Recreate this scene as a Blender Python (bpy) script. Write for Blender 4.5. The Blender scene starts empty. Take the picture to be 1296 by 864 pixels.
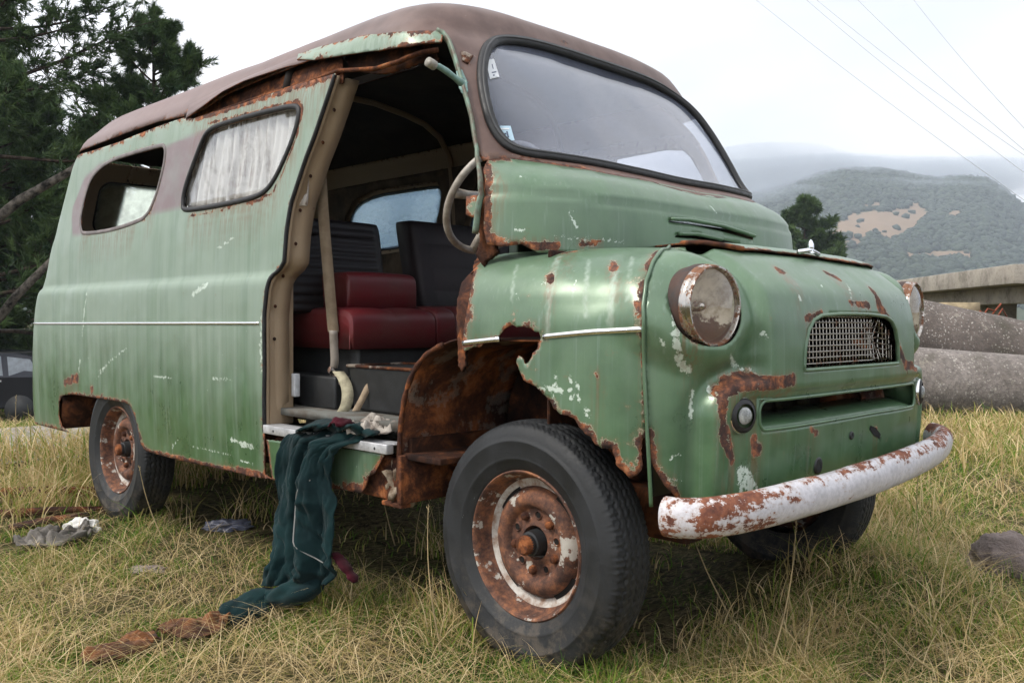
import bpy, bmesh, math, random
import numpy as np
from mathutils import Vector, Matrix, geometry
from mathutils.bvhtree import BVHTree
random.seed(7); rng = np.random.default_rng(7)
PI = math.pi
scene = bpy.context.scene
COL = scene.collection

# ------------------------------------------------------------------ camera
CAM = dict(loc=(1.7096, -2.5586, 0.9662), yaw=0.7783, pitch=-0.0232, roll=0.0047, f=1136.78)
def cam_axes():
    y, p, r = CAM['yaw'], CAM['pitch'], CAM['roll']
    fw = np.array([-math.sin(y)*math.cos(p), math.cos(y)*math.cos(p), math.sin(p)])
    rt = np.cross(fw, [0, 0, 1]); rt /= np.linalg.norm(rt); up = np.cross(rt, fw)
    c, s = math.cos(r), math.sin(r)
    return fw, c*rt + s*up, -s*rt + c*up
FW, RT, UP = cam_axes(); CL = np.array(CAM['loc'])
cd = bpy.data.cameras.new('camera'); cam = bpy.data.objects.new('camera', cd); COL.objects.link(cam)
cd.sensor_width = 36; cd.lens = 36*CAM['f']/1296; cd.clip_start = .05; cd.clip_end = 20000
m = Matrix.Identity(4)
for i in range(3):
    m[i][0], m[i][1], m[i][2], m[i][3] = RT[i], UP[i], -FW[i], CL[i]
cam.matrix_world = m; scene.camera = cam
def ray(px): return CL, FW + RT*(px[0]-648)/CAM['f'] - UP*(px[1]-432)/CAM['f']
def at(px, py, **k):
    """point where the line of sight of a photo pixel meets a plane x=, y= or z="""
    ax = 'xyz'.index(list(k)[0]); val = list(k.values())[0]
    c, d = ray((px, py)); return Vector(c + d*(val-c[ax])/d[ax])
def atd(px, py, dist):
    c, d = ray((px, py)); return Vector(c + d*dist)

# ------------------------------------------------------------------ helpers
def tag(o, label=None, cat=None, group=None, kind=None):
    if label: o['label'] = label
    if cat: o['category'] = cat
    if group: o['group'] = group
    if kind: o['kind'] = kind
    return o
def empty(name, loc=(0, 0, 0), **k):
    o = bpy.data.objects.new(name, None); COL.objects.link(o); o.location = loc; o.empty_display_size = .1
    return tag(o, **k)
def link(name, me, mats, parent=None, smooth=True):
    o = bpy.data.objects.new(name, me); COL.objects.link(o)
    if not isinstance(mats, (list, tuple)): mats = [mats]
    for mt in mats: me.materials.append(mt)
    if smooth: me.polygons.foreach_set('use_smooth', [True]*len(me.polygons))
    if parent is not None:
        o.parent = parent; o.location = -parent.location if parent.parent is None else (0, 0, 0)
        if parent.parent is not None:
            o.parent = parent; o.location = (0, 0, 0)
    return o
def mesh(name, V, F, mats, parent=None, smooth=True, solid=None, rim=None, bevel=None):
    me = bpy.data.meshes.new(name); me.from_pydata([tuple(map(float, v)) for v in V], [], [tuple(f) for f in F]); me.update()
    o = link(name, me, mats, parent, smooth)
    if solid: add_solid(o, solid, rim)
    if bevel: add_bevel(o, bevel)
    return o
def add_solid(o, t, rim=None, offset=-1):
    s = o.modifiers.new('s', 'SOLIDIFY'); s.thickness = t; s.offset = offset
    if rim: s.material_offset = rim[0]; s.material_offset_rim = rim[1]
def add_bevel(o, w, seg=2):
    b = o.modifiers.new('b', 'BEVEL'); b.width = w; b.segments = seg; b.limit_method = 'ANGLE'; b.angle_limit = .6
class MB:
    def __init__(s): s.V = []; s.F = []
    def add(s, V, F):
        n = len(s.V); s.V += [tuple(v) for v in V]; s.F += [tuple(i+n for i in f) for f in F]; return s
    def box(s, x0, x1, y0, y1, z0, z1):
        return s.add([(x0,y0,z0),(x1,y0,z0),(x1,y1,z0),(x0,y1,z0),(x0,y0,z1),(x1,y0,z1),(x1,y1,z1),(x0,y1,z1)],
                     [(0,3,2,1),(4,5,6,7),(0,1,5,4),(1,2,6,5),(2,3,7,6),(3,0,4,7)])
    def obox(s, c, ax, ay, az):   # oriented box: centre, half-axes
        c, ax, ay, az = map(Vector, (c, ax, ay, az)); V = []
        for k in (-1, 1):
            for i, j in ((-1,-1),(1,-1),(1,1),(-1,1)): V.append(c+ax*i+ay*j+az*k)
        return s.add(V, [(0,3,2,1),(4,5,6,7),(0,1,5,4),(1,2,6,5),(2,3,7,6),(3,0,4,7)])
    def tube(s, pts, r, n=10, cap=True, flat=None, up=None, closed=False):
        """sweep; r number or list; flat=(ry,rz) elliptical with 'up' reference"""
        pts = [Vector(p) for p in pts]; N = len(pts); V = []; prev = None
        for i, p in enumerate(pts):
            a = pts[(i-1) % N] if (closed or i > 0) else p; b = pts[(i+1) % N] if (closed or i < N-1) else p
            t = (b-a).normalized()
            u = Vector(up) if up is not None else (prev if prev is not None else (Vector((0,0,1)) if abs(t.z) < .9 else Vector((1,0,0))))
            u = (u - t*u.dot(t)).normalized(); w = t.cross(u); prev = u
            rr = r[i] if isinstance(r, (list, tuple)) else r
            ru, rw = (flat[0]*rr, flat[1]*rr) if flat else (rr, rr)
            for k in range(n):
                an = 2*PI*k/n; V.append(p + u*math.sin(an)*ru + w*math.cos(an)*rw)
        F = []
        for i in range(N if closed else N-1):
            j = (i+1) % N
            for k in range(n): F.append((i*n+k, i*n+(k+1) % n, j*n+(k+1) % n, j*n+k))
        if cap and not closed: F.append(tuple(range(n))[::-1]); F.append(tuple((N-1)*n+k for k in range(n)))
        return s.add(V, F)
    def lathe(s, prof, n=48, c=(0,0,0), axis='y', sgn=1, a0=0, arc=2*PI):
        """profile (r, h) about an axis through c; h along axis*sgn"""
        V = []; full = abs(arc-2*PI) < 1e-6; m_ = n if full else n+1
        for r, h in prof:
            for k in range(m_):
                a = a0+arc*k/n; ca, sa = math.cos(a)*r, math.sin(a)*r
                V.append({'y': (c[0]+ca, c[1]+h*sgn, c[2]+sa), 'z': (c[0]+ca, c[1]+sa, c[2]+h*sgn), 'x': (c[0]+h*sgn, c[1]+ca, c[2]+sa)}[axis])
        F = []
        for i in range(len(prof)-1):
            for k in range(n): F.append((i*m_+k, i*m_+(k+1) % m_, (i+1)*m_+(k+1) % m_, (i+1)*m_+k))
        return s.add(V, F)
    def build(s, name, mat, parent=None, smooth=True, **k): return mesh(name, s.V, s.F, mat, parent, smooth, **k)

def smooth_by_angle(o, deg=35):
    me = o.data; me.polygons.foreach_set('use_smooth', [True]*len(me.polygons))
    try: me.set_sharp_from_angle(angle=math.radians(deg))
    except Exception: pass

def pchip(xs, ys):
    xs = np.array(xs, float); ys = np.array(ys, float); h = np.diff(xs); d = np.diff(ys)/h; n = len(xs)
    mm = np.zeros(n); mm[0], mm[-1] = d[0], d[-1]
    for i in range(1, n-1):
        if d[i-1]*d[i] > 0:
            w1 = 2*h[i]+h[i-1]; w2 = h[i]+2*h[i-1]; mm[i] = (w1+w2)/(w1/d[i-1]+w2/d[i])
    def f(x):
        x = np.clip(np.asarray(x, float), xs[0], xs[-1]); i = np.clip(np.searchsorted(xs, x)-1, 0, n-2)
        t = (x-xs[i])/h[i]
        return (2*t**3-3*t**2+1)*ys[i]+(t**3-2*t**2+t)*h[i]*mm[i]+(-2*t**3+3*t**2)*ys[i+1]+(t**3-t**2)*h[i]*mm[i+1]
    return f
def sstep(a, b, x): t = np.clip((np.asarray(x, float)-a)/(b-a), 0, 1); return t*t*(3-2*t)

def seg_dist(P, poly, closed=False):
    """distance of points P (n,2) to a polyline; radius may be 3rd column of poly"""
    P = np.asarray(P, float); Q = np.asarray(poly, float); best = np.full(len(P), 1e9)
    n = len(Q); rg = range(n if closed else n-1)
    if n == 1: return np.hypot(*(P-Q[0, :2]).T) - (Q[0, 2] if Q.shape[1] > 2 else 0)
    for i in rg:
        a = Q[i, :2]; b = Q[(i+1) % n, :2]; ab = b-a; L = ab@ab+1e-12
        t = np.clip(((P-a)@ab)/L, 0, 1); d = np.hypot(*(P-(a+t[:, None]*ab)).T)
        if Q.shape[1] > 2: d = d-(Q[i, 2]+t*(Q[(i+1) % n, 2]-Q[i, 2]))
        best = np.minimum(best, d)
    return best
def inside(P, poly):
    P = np.asarray(P, float); Q = np.asarray(poly, float)[:, :2]; c = np.zeros(len(P), bool); n = len(Q)
    for i in range(n):
        x1, y1 = Q[i]; x2, y2 = Q[i-1]
        if y1 == y2: continue
        k = ((y1 > P[:, 1]) != (y2 > P[:, 1])) & (P[:, 0] < (x2-x1)*(P[:, 1]-y1)/(y2-y1)+x1)
        c ^= k
    return c
def resample(poly, step, closed=True, rag=0, seed=1):
    Q = [np.array(p[:2], float) for p in poly]; out = []; n = len(Q); r_ = random.Random(seed)
    for i in range(n if closed else n-1):
        a, b = Q[i], Q[(i+1) % n]; L = np.linalg.norm(b-a); k = max(1, int(round(L/step)))
        for j in range(k):
            p = a+(b-a)*j/k
            if rag: p = p+np.array([r_.uniform(-rag, rag), r_.uniform(-rag, rag)])
            out.append(p)
    if not closed: out.append(Q[-1])
    return out
def chaikin(poly, it=2, closed=True):
    Q = [np.array(p, float) for p in poly]
    for _ in range(it):
        n = len(Q); o = [] if closed else [Q[0]]
        for i in range(n if closed else n-1):
            a, b = Q[i], Q[(i+1) % n]; o += [a*.75+b*.25, a*.25+b*.75]
        if not closed: o.append(Q[-1])
        Q = o
    return Q

# ------------------------------------------------------------------ lofted body surfaces
class Loft:
    """rounded-box surface.  s runs along the plan outline (0 = front centre, + = right-hand side (y<0), - = left),
    v runs up the section.  rows: v, z, w, xf, x0F, nF, xr, x0R, nR"""
    def __init__(S, rows, aref, wref, D, disp=None, vr=None):
        R = np.array(rows, float); S.v0, S.v1 = R[0, 0], R[-1, 0]
        S.c = [pchip(R[:, 0], R[:, i]) for i in range(1, 9)]; S.disp = disp; S.D = D
        def table(a, w, n):
            al = np.linspace(0, PI/2, 800); q = 1/(np.cos(al)**n+np.sin(al)**n)**(1/n)
            x, y = a*np.cos(al)*q, w*np.sin(al)*q; L = np.concatenate([[0], np.cumsum(np.hypot(np.diff(x), np.diff(y)))])
            return al, L
        S.aF, S.LF = table(aref[0], wref, aref[2]); S.aR, S.LR = table(aref[1], wref, aref[3])
        S.QF = S.LF[-1]; S.QR = S.LR[-1]; S.L = S.QF+D+S.QR
        S.grid()
    def base(S, s, v):
        s = np.asarray(s, float); v = np.asarray(v, float); sg = np.where(s < 0, 1., -1.); a_ = np.abs(s)
        z, w, xf, x0F, nF, xr, x0R, nR = [c(v) for c in S.c]
        al = np.interp(a_, S.LF, S.aF); ca, sa = np.maximum(np.cos(al), 1e-9), np.maximum(np.sin(al), 1e-9)
        q = 1/(ca**nF+sa**nF)**(1/nF); xF = x0F+(xf-x0F)*ca*q; yF = w*sa*q
        al = np.interp(S.L-a_, S.LR, S.aR); ca, sa = np.maximum(np.cos(al), 1e-9), np.maximum(np.sin(al), 1e-9)
        q = 1/(ca**nR+sa**nR)**(1/nR); xR = x0R-(x0R-xr)*ca*q; yR = w*sa*q
        t = np.clip((a_-S.QF)/S.D, 0, 1); xM = x0F+t*(x0R-x0F)
        x = np.where(a_ < S.QF, xF, np.where(a_ < S.QF+S.D, xM, xR)); y = np.where(a_ < S.QF, yF, np.where(a_ < S.QF+S.D, w, yR))
        return np.stack([x, y*sg, z], -1)
    def normal(S, s, v):
        e = 2e-3; ds = S.base(s+e, v)-S.base(s-e, v); dv = S.base(s, v+e)-S.base(s, v-e)
        n = np.cross(dv, ds); return n/np.maximum(np.linalg.norm(n, axis=-1, keepdims=True), 1e-12)
    def P(S, s, v, off=0):
        s = np.asarray(s, float); v = np.asarray(v, float)
        p = S.base(s, v); d = off
        if S.disp is not None: d = d+S.disp(s, v, p)
        if np.any(d): p = p+S.normal(s, v)*(np.broadcast_to(d, s.shape)[..., None])
        return p
    def grid(S):
        S.ns, S.nv = 500, 140
        ss = np.linspace(-S.L, S.L, S.ns); vv = np.linspace(S.v0, S.v1, S.nv)
        A, B = np.meshgrid(ss, vv, indexing='ij'); P = S.P(A.ravel(), B.ravel()); S.ss, S.vv, S.GP = ss, vv, P
        F = []; nv = S.nv
        for i in range(S.ns-1):
            for j in range(nv-1): a = i*nv+j; F.append((a, a+nv, a+nv+1, a+1))
        S.bvh = BVHTree.FromPolygons([tuple(p) for p in P], F)
    def local(S, loc, idx):
        i, j = divmod(idx, S.nv-1); nv = S.nv; a = S.GP[i*nv+j]; b = S.GP[(i+1)*nv+j]; c = S.GP[i*nv+j+1]
        u, w, d = b-a, c-a, np.array(loc)-a
        M = np.array([[u@u, u@w], [u@w, w@w]])+np.eye(2)*1e-12; r = np.linalg.solve(M, [u@d, w@d])
        return S.ss[i]+r[0]*(S.ss[1]-S.ss[0]), S.vv[j]+r[1]*(S.vv[1]-S.vv[0])
    def trace(S, px, py):
        """photo pixel -> (s, v) where its line of sight first meets the surface"""
        c, d = ray((px, py)); loc, n, idx, dist = S.bvh.ray_cast(Vector(c), Vector(d).normalized())
        if loc is None:
            best = None
            for k in np.linspace(1.2, 8, 300):
                l2, n2, i2, d2 = S.bvh.find_nearest(Vector(c+d*k))
                if best is None or d2 < best[0]: best = (d2, l2, i2)
            loc, idx = best[1], best[2]
        return S.local(loc, idx)
    def T(S, pts):
        out = []
        for p in pts:
            if len(p) >= 2 and p[0] == 'sv': out.append((p[1], p[2]))
            elif p[0] == 'xz': out.append(S.near((p[1], -1.0 if len(p) < 4 else p[3], p[2])))
            else:
                q = S.trace(p[0], p[1]); out.append((q[0], q[1])+tuple(p[2:]))
        return out
    def near(S, P):
        l, n, i, d = S.bvh.find_nearest(Vector(P)); return S.local(l, i)
def mir(poly): return [(-p[0],)+tuple(p[1:]) for p in poly][::-1]

def panel(name, S, outline, holes=(), step=.014, mats=None, parent=None, thick=.003, masks=None, off=0, rag=None, rim=(1, 1), edge_step=None, rust_edges=None, flip=False):
    """sheet-metal panel: constrained triangulation in (s, v), mapped on the surface, with wear masks as vertex attributes"""
    es = edge_step or step*.7
    loops = [resample(outline, es, True, rag or 0, 3)]+[resample(h, es, True, 0, 5) for h in holes]
    V = []; E = []
    for lp in loops:
        n0 = len(V); V += [tuple(p) for p in lp]; E += [(n0+i, n0+(i+1) % len(lp)) for i in range(len(lp))]
    A = np.array(loops[0]); lo, hi = A.min(0), A.max(0)
    gs = np.arange(lo[0], hi[0], step); gv = np.arange(lo[1], hi[1], step*.9)
    G = np.array([(a+(step/2 if j % 2 else 0), b) for j, b in enumerate(gv) for a in gs])
    k = inside(G, loops[0])
    for h in loops[1:]: k &= ~inside(G, h)
    G = G[k]
    allp = np.full(len(G), 1e9)
    for lp in loops: allp = np.minimum(allp, seg_dist(G, lp, True))
    G = G[allp > es*.45]
    V += [tuple(p) for p in G]
    r = geometry.delaunay_2d_cdt([Vector(p) for p in V], E, [], 0, 1e-6, False)
    VV = np.array([tuple(p) for p in r[0]]); FF = [tuple(f) for f in r[2]]
    C = np.array([VV[list(f)].mean(0) for f in FF]); k = inside(C, loops[0])
    for h in loops[1:]: k &= ~inside(C, h)
    FF = [f for f, kk in zip(FF, k) if kk]
    used = sorted({i for f in FF for i in f}); mp = {u: i for i, u in enumerate(used)}
    VV = VV[used]; FF = [tuple(mp[i] for i in f) for f in FF]
    P = S.P(VV[:, 0], VV[:, 1], off)
    # outward orientation
    f = FF[len(FF)//2]; a, b, c = P[f[0]], P[f[1]], P[f[2]]; n = np.cross(b-a, c-a)
    nn = S.normal(VV[[f[0]], 0], VV[[f[0]], 1])[0]
    if (n@nn < 0) != flip: FF = [q[::-1] for q in FF]
    o = mesh(name, P, FF, mats, parent)
    me = o.data
    d = np.full(len(VV), 1e9)
    for lp in (rust_edges if rust_edges is not None else loops):
        d = np.minimum(d, seg_dist(VV, lp, rust_edges is None))
    me.attributes.new('edge', 'FLOAT', 'POINT').data.foreach_set('value', np.exp(-np.maximum(d, 0)/.02).astype(np.float32))
    for nm, items in (masks or {}).items():
        val = np.zeros(len(VV))
        for it in items:
            if isinstance(it, dict):   # filled polygon
                dd = seg_dist(VV, it['poly'], True); sgn = np.where(inside(VV, it['poly']), 1, -1)
                w = it.get('soft', .01); val = np.maximum(val, np.clip(.5+sgn*dd/(2*w), 0, 1)*it.get('k', 1))
            else: val = np.maximum(val, np.clip(1-np.maximum(seg_dist(VV, it), 0)/.010, 0, 1))
        me.attributes.new(nm, 'FLOAT', 'POINT').data.foreach_set('value', val.astype(np.float32))
    st = np.zeros(len(VV))
    for it in (masks or {}).get('rust', []):
        for k_ in range(7): st = np.maximum(st, np.clip(1-np.maximum(seg_dist(VV+np.array([0, .024*k_]), it), 0)/.016, 0, 1)*(1-k_*.13))
    me.attributes.new('stain', 'FLOAT', 'POINT').data.foreach_set('value', st.astype(np.float32))
    if thick: add_solid(o, thick, rim)
    o['_n'] = 0; del o['_n']
    return o

# strips and tubes that follow a surface
def surf_path(S, pts, off=0, step=.012, closed=False, smooth_it=0):
    q = [p[:2] for p in pts]
    if smooth_it: q = [tuple(p) for p in chaikin(q, smooth_it, closed)]
    q = resample(q, step, closed); A = np.array(q); return [Vector(p) for p in S.P(A[:, 0], A[:, 1], off)], A
def surf_strip(name, S, pts, w, h, mat, parent, off=0, closed=False, smooth_it=0, step=.012, n=8):
    """rounded moulding lying on the surface: width w, height h"""
    P, A = surf_path(S, pts, 0, step, closed, smooth_it); N = S.normal(A[:, 0], A[:, 1]); V = []; F = []; m_ = len(P)
    for i in range(m_):
        a = P[(i-1) % m_] if (closed or i) else P[0]; b = P[(i+1) % m_] if (closed or i < m_-1) else P[-1]
        t = (b-a).normalized(); nn = Vector(N[i]); u = t.cross(nn).normalized()
        for k in range(n):
            an = 2*PI*k/n; V.append(P[i]+u*math.cos(an)*w/2+nn*(off+math.sin(an)*h))
    for i in range(m_ if closed else m_-1):
        j = (i+1) % m_
        for k in range(n): F.append((i*n+k, i*n+(k+1) % n, j*n+(k+1) % n, j*n+k))
    if not closed: F += [tuple(range(n))[::-1], tuple((m_-1)*n+k for k in range(n))]
    return mesh(name, V, F, mat, parent)
# ------------------------------------------------------------------ materials
class NB:
    def __init__(s, name):
        s.m = bpy.data.materials.new(name); s.m.use_nodes = True; s.t = s.m.node_tree; s.n = s.t.nodes; s.l = s.t.links
        s.n.clear(); s.out = s.n.new('ShaderNodeOutputMaterial'); s.p = s.n.new('ShaderNodeBsdfPrincipled'); s.l.new(s.p.outputs[0], s.out.inputs[0])
        s.tc = s.n.new('ShaderNodeTexCoord')
    def put(s, sock, v):
        if isinstance(v, bpy.types.NodeSocket): s.l.new(v, sock)
        elif isinstance(v, (tuple, list)) and len(v) == 3 and sock.type == 'RGBA': sock.default_value = (*v, 1)
        else: sock.default_value = v
    def set(s, **k):
        for a, v in k.items(): s.put(s.p.inputs[a.replace('_', ' ')], v)
        return s
    def obj(s): return s.tc.outputs['Object']
    def scaled(s, sc, vec=None):
        mp = s.n.new('ShaderNodeMapping'); s.l.new(vec or s.obj(), mp.inputs[0]); mp.inputs['Scale'].default_value = sc if isinstance(sc, tuple) else (sc,)*3; return mp.outputs[0]
    def noise(s, scale=5, detail=4, rough=.55, vec=None, dist=0, col=False):
        x = s.n.new('ShaderNodeTexNoise'); x.inputs['Scale'].default_value = scale; x.inputs['Detail'].default_value = detail
        x.inputs['Roughness'].default_value = rough; x.inputs['Distortion'].default_value = dist; s.l.new(vec or s.obj(), x.inputs['Vector']); return x.outputs[1 if col else 0]
    def vor(s, scale=5, vec=None, feat='F1', out=0, rand=1):
        x = s.n.new('ShaderNodeTexVoronoi'); x.feature = feat; x.inputs['Scale'].default_value = scale; x.inputs['Randomness'].default_value = rand; s.l.new(vec or s.obj(), x.inputs['Vector']); return x.outputs[out]
    def wave(s, scale, vec=None, dist=0, direction='X', detail=2):
        x = s.n.new('ShaderNodeTexWave'); x.bands_direction = direction; x.inputs['Scale'].default_value = scale; x.inputs['Distortion'].default_value = dist; x.inputs['Detail'].default_value = detail; s.l.new(vec or s.obj(), x.inputs['Vector']); return x.outputs[1]
    def attr(s, name):
        x = s.n.new('ShaderNodeAttribute'); x.attribute_name = name; return x.outputs['Fac']
    def math(s, op, a, b=0.0, c=None, clamp=False):
        x = s.n.new('ShaderNodeMath'); x.operation = op; x.use_clamp = clamp; s.put(x.inputs[0], a); s.put(x.inputs[1], b)
        if c is not None: s.put(x.inputs[2], c)
        return x.outputs[0]
    def ramp(s, f, lo, hi, a=0.0, b=1.0):
        x = s.n.new('ShaderNodeMapRange'); x.interpolation_type = 'SMOOTHSTEP'; s.put(x.inputs[0], f); x.inputs[1].default_value = lo; x.inputs[2].default_value = hi; x.inputs[3].default_value = a; x.inputs[4].default_value = b; return x.outputs[0]
    def mix(s, f, a, b, mode='MIX'):
        x = s.n.new('ShaderNodeMix'); x.data_type = 'RGBA'; x.blend_type = mode; s.put(x.inputs[0], f); s.put(x.inputs[6], a); s.put(x.inputs[7], b); return x.outputs[2]
    def cr(s, f, stops):
        x = s.n.new('ShaderNodeValToRGB'); s.l.new(f, x.inputs[0]); e = x.color_ramp.elements
        while len(e) < len(stops): e.new(.5)
        for i, (p, c) in enumerate(stops): e[i].position = p; e[i].color = (*c, 1)
        return x.outputs[0]
    def sep(s, vec=None):
        x = s.n.new('ShaderNodeSeparateXYZ'); s.l.new(vec or s.obj(), x.inputs[0]); return x.outputs
    def bump(s, h, st=.3, dist=.01, nrm=None):
        x = s.n.new('ShaderNodeBump'); x.inputs['Strength'].default_value = st; x.inputs['Distance'].default_value = dist; s.put(x.inputs['Height'], h)
        if nrm is not None: s.l.new(nrm, x.inputs['Normal'])
        s.l.new(x.outputs[0], s.p.inputs['Normal']); return x.outputs[0]

RUSTC = [(.30, (.010, .005, .004)), (.43, (.045, .016, .010)), (.52, (.12, .042, .020)), (.60, (.29, .095, .034)), (.72, (.42, .21, .10))]
def rust_col(b, sc=22): 
    n = b.noise(sc, 8, .7); return b.cr(n, RUSTC)
def m_paint():
    b = NB('green_paint'); z = b.sep()[2]; x = b.sep()[0]
    big = b.noise(1.7, 4, .6); med = b.noise(9, 5, .6); fine = b.noise(60, 5, .7)
    streak = b.noise(1, 5, .65, b.scaled((16, 16, .55)))
    streak2 = b.noise(1, 3, .6, b.scaled((70, 70, 1.3)))
    # oxidised, chalky fade of the old enamel, heavier on the rear body and the upper panels
    f = b.math('ADD', b.ramp(z, .42, 1.10), b.math('MULTIPLY', b.math('SUBTRACT', streak, .5), 1.5))
    f = b.math('ADD', f, b.math('MULTIPLY', b.math('SUBTRACT', big, .5), .9))
    f = b.math('MULTIPLY', b.math('ADD', f, .05, clamp=True), b.ramp(x, .15, -1.0, .26, .88))
    f = b.math('MAXIMUM', f, b.math('MULTIPLY', b.attr('fade'), b.ramp(streak2, .3, .6, .5, 1)))
    green = b.mix(b.ramp(med, .3, .7), (.044, .104, .044), (.070, .148, .064))
    faded = b.mix(streak, (.20, .275, .21), (.31, .37, .305))
    col = b.mix(f, green, faded)
    col = b.mix(b.math('MULTIPLY', b.ramp(streak2, .55, .75), .28), col, (.24, .31, .27))
    mv = b.math('MULTIPLY', b.attr('mauve'), b.ramp(med, .25, .6, .75, 1))
    col = b.mix(mv, col, b.mix(streak, (.17, .125, .13), (.24, .18, .185)))
    # scratches and bare primer
    scr = b.ramp(b.math('ADD', b.attr('chip'), b.math('MULTIPLY', b.math('SUBTRACT', b.noise(75, 5, .75), .5), 3.0)), .78, .86)
    spk = b.ramp(b.noise(48, 3, .75), .735, .76)
    spk = b.math('MULTIPLY', spk, .8)
    scr = b.math('MAXIMUM', scr, spk)
    col = b.mix(scr, col, (.52, .60, .52))
    # rust
    rn = b.math('ADD', b.math('MULTIPLY', b.math('SUBTRACT', fine, .5), 1.1), b.math('MULTIPLY', b.math('SUBTRACT', b.noise(22, 6, .7), .5), 1.9))
    drive = b.math('MAXIMUM', b.math('MULTIPLY', b.attr('edge'), b.ramp(b.noise(5.5, 4, .7), .36, .60, .38, 1.05)), b.math('MULTIPLY', b.attr('rust'), .95))
    r = b.math('ADD', drive, rn)
    rm = b.ramp(r, .60, .66); stain = b.ramp(r, .25, .62)
    spots = b.ramp(b.noise(19, 8, .82), .682, .70); rm = b.math('MAXIMUM', rm, spots)
    col = b.mix(b.math('MULTIPLY', stain, .5), col, (.17, .13, .07))
    run = b.math('MULTIPLY', b.attr('stain'), b.ramp(b.noise(1, 4, .65, b.scaled((90, 90, 2.2))), .40, .62))
    col = b.mix(b.math('MULTIPLY', run, .62), col, (.17, .075, .03))
    prim = b.math('MULTIPLY', b.ramp(r, .545, .565), b.math('SUBTRACT', 1, rm))
    col = b.mix(b.math('MULTIPLY', prim, .6), col, (.45, .40, .30))
    col = b.mix(rm, col, rust_col(b, 30))
    b.set(Base_Color=col, Roughness=b.math('ADD', b.math('MULTIPLY', rm, .45), b.math('ADD', b.math('MULTIPLY', f, .16), b.ramp(med, .2, .8, .22, .40))), Metallic=b.math('MULTIPLY', b.math('SUBTRACT', 1, rm), .15), Coat_Weight=b.math('MULTIPLY', b.math('SUBTRACT', 1, b.math('MAXIMUM', rm, b.math('MULTIPLY', f, .8))), .18), Coat_Roughness=.3)
    b.p.inputs['Specular IOR Level'].default_value = .55
    h = b.math('ADD', b.math('ADD', b.math('MULTIPLY', b.noise(3.2, 2, .5), 1.5), b.math('MULTIPLY', b.noise(11, 2, .5), .16)), b.math('MULTIPLY', b.math('MULTIPLY', rm, fine), .12))
    h = b.math('SUBTRACT', h, b.math('MULTIPLY', b.math('MAXIMUM', rm, scr), .02))
    b.bump(h, .5, .014)
    return b.m
def m_rust(name='rust', dark=1.0, sc=14, pale=0, bumpd=.006):
    b = NB(name); n = b.noise(sc, 8, .72, dist=.4); n2 = b.noise(3.0, 3, .6)
    c = b.cr(b.math('ADD', b.math('MULTIPLY', n, .75), b.math('MULTIPLY', n2, .28)), [(.30, (.012*dark, .006*dark, .005*dark)), (.44, (.035*dark, .014*dark, .010*dark)), (.53, (.10*dark, .036*dark, .017*dark)), (.61, (.30*dark, .10*dark, .034*dark)), (.74, (.40*dark, .22*dark, .11*dark))])
    if pale: c = b.mix(b.math('MULTIPLY', b.ramp(b.noise(9, 6, .7), .52, .58), pale), c, (.42, .38, .32))
    b.set(Base_Color=c, Roughness=.85); b.p.inputs['Specular IOR Level'].default_value = .25
    b.bump(b.noise(sc*5, 8, .75), .7, bumpd); return b.m
def m_brown():   # sun-bleached brown-mauve roof paint
    b = NB('faded_brown_paint'); st = b.noise(1, 4, .6, b.scaled((10, 10, 10))); fine = b.noise(70, 5, .7); big = b.noise(2.2, 4, .6); x, y, z = b.sep()
    c = b.mix(b.ramp(st, .3, .7), (.085, .045, .034), (.135, .080, .064))
    c = b.mix(b.math('MULTIPLY', b.ramp(b.math('ADD', b.math('MULTIPLY', x, -.4), b.math('MULTIPLY', big, 1.2)), .7, 1.7), .7), c, (.23, .165, .16))
    c = b.mix(b.math('MULTIPLY', b.attr('mauve'), .85), c, b.mix(st, (.10, .165, .12), (.19, .26, .215)))
    drive = b.math('MAXIMUM', b.math('MULTIPLY', b.attr('edge'), b.ramp(b.noise(6, 4, .7), .38, .6, .25, .9)), b.math('MULTIPLY', b.attr('rust'), .9))
    r = b.math('ADD', drive, b.math('ADD', b.math('MULTIPLY', b.math('SUBTRACT', fine, .5), 1.1), b.math('MULTIPLY', b.math('SUBTRACT', b.noise(20, 6, .7), .5), 1.8)))
    rm = b.math('MAXIMUM', b.ramp(r, .60, .66), b.ramp(b.noise(26, 7, .75), .69, .71))
    spk = b.ramp(b.noise(85, 3, .7), .72, .74); c = b.mix(b.math('MULTIPLY', spk, .6), c, (.35, .30, .29))
    c = b.mix(b.math('MULTIPLY', b.ramp(r, .3, .62), .5), c, (.14, .07, .04)); c = b.mix(rm, c, rust_col(b, 34))
    b.set(Base_Color=c, Roughness=b.ramp(big, .2, .8, .38, .55)); b.bump(b.math('ADD', b.noise(4, 2), b.math('MULTIPLY', b.math('MULTIPLY', rm, fine), .15)), .4, .012); return b.m
def simple(name, col, rough=.6, metal=0, var=.25, sc=12, bump=0, bsc=80, spec=.5, col2=None):
    b = NB(name); n = b.noise(sc, 6, .65); c2 = col2 or tuple(x*(1-var*1.6) for x in col)
    b.set(Base_Color=b.mix(b.ramp(n, .3, .7), col, c2), Roughness=rough, Metallic=metal); b.p.inputs['Specular IOR Level'].default_value = spec
    if bump: b.bump(b.noise(bsc, 6, .7), .6, bump)
    return b.m
def m_rubber():
    b = NB('black_rubber'); n = b.noise(30, 5, .7); b.set(Base_Color=b.mix(b.ramp(n, .4, .75), (.008, .008, .009), (.026, .026, .028)), Roughness=b.ramp(n, .3, .7, .45, .7)); b.bump(b.noise(200, 4, .7), .3, .001); return b.m
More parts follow.
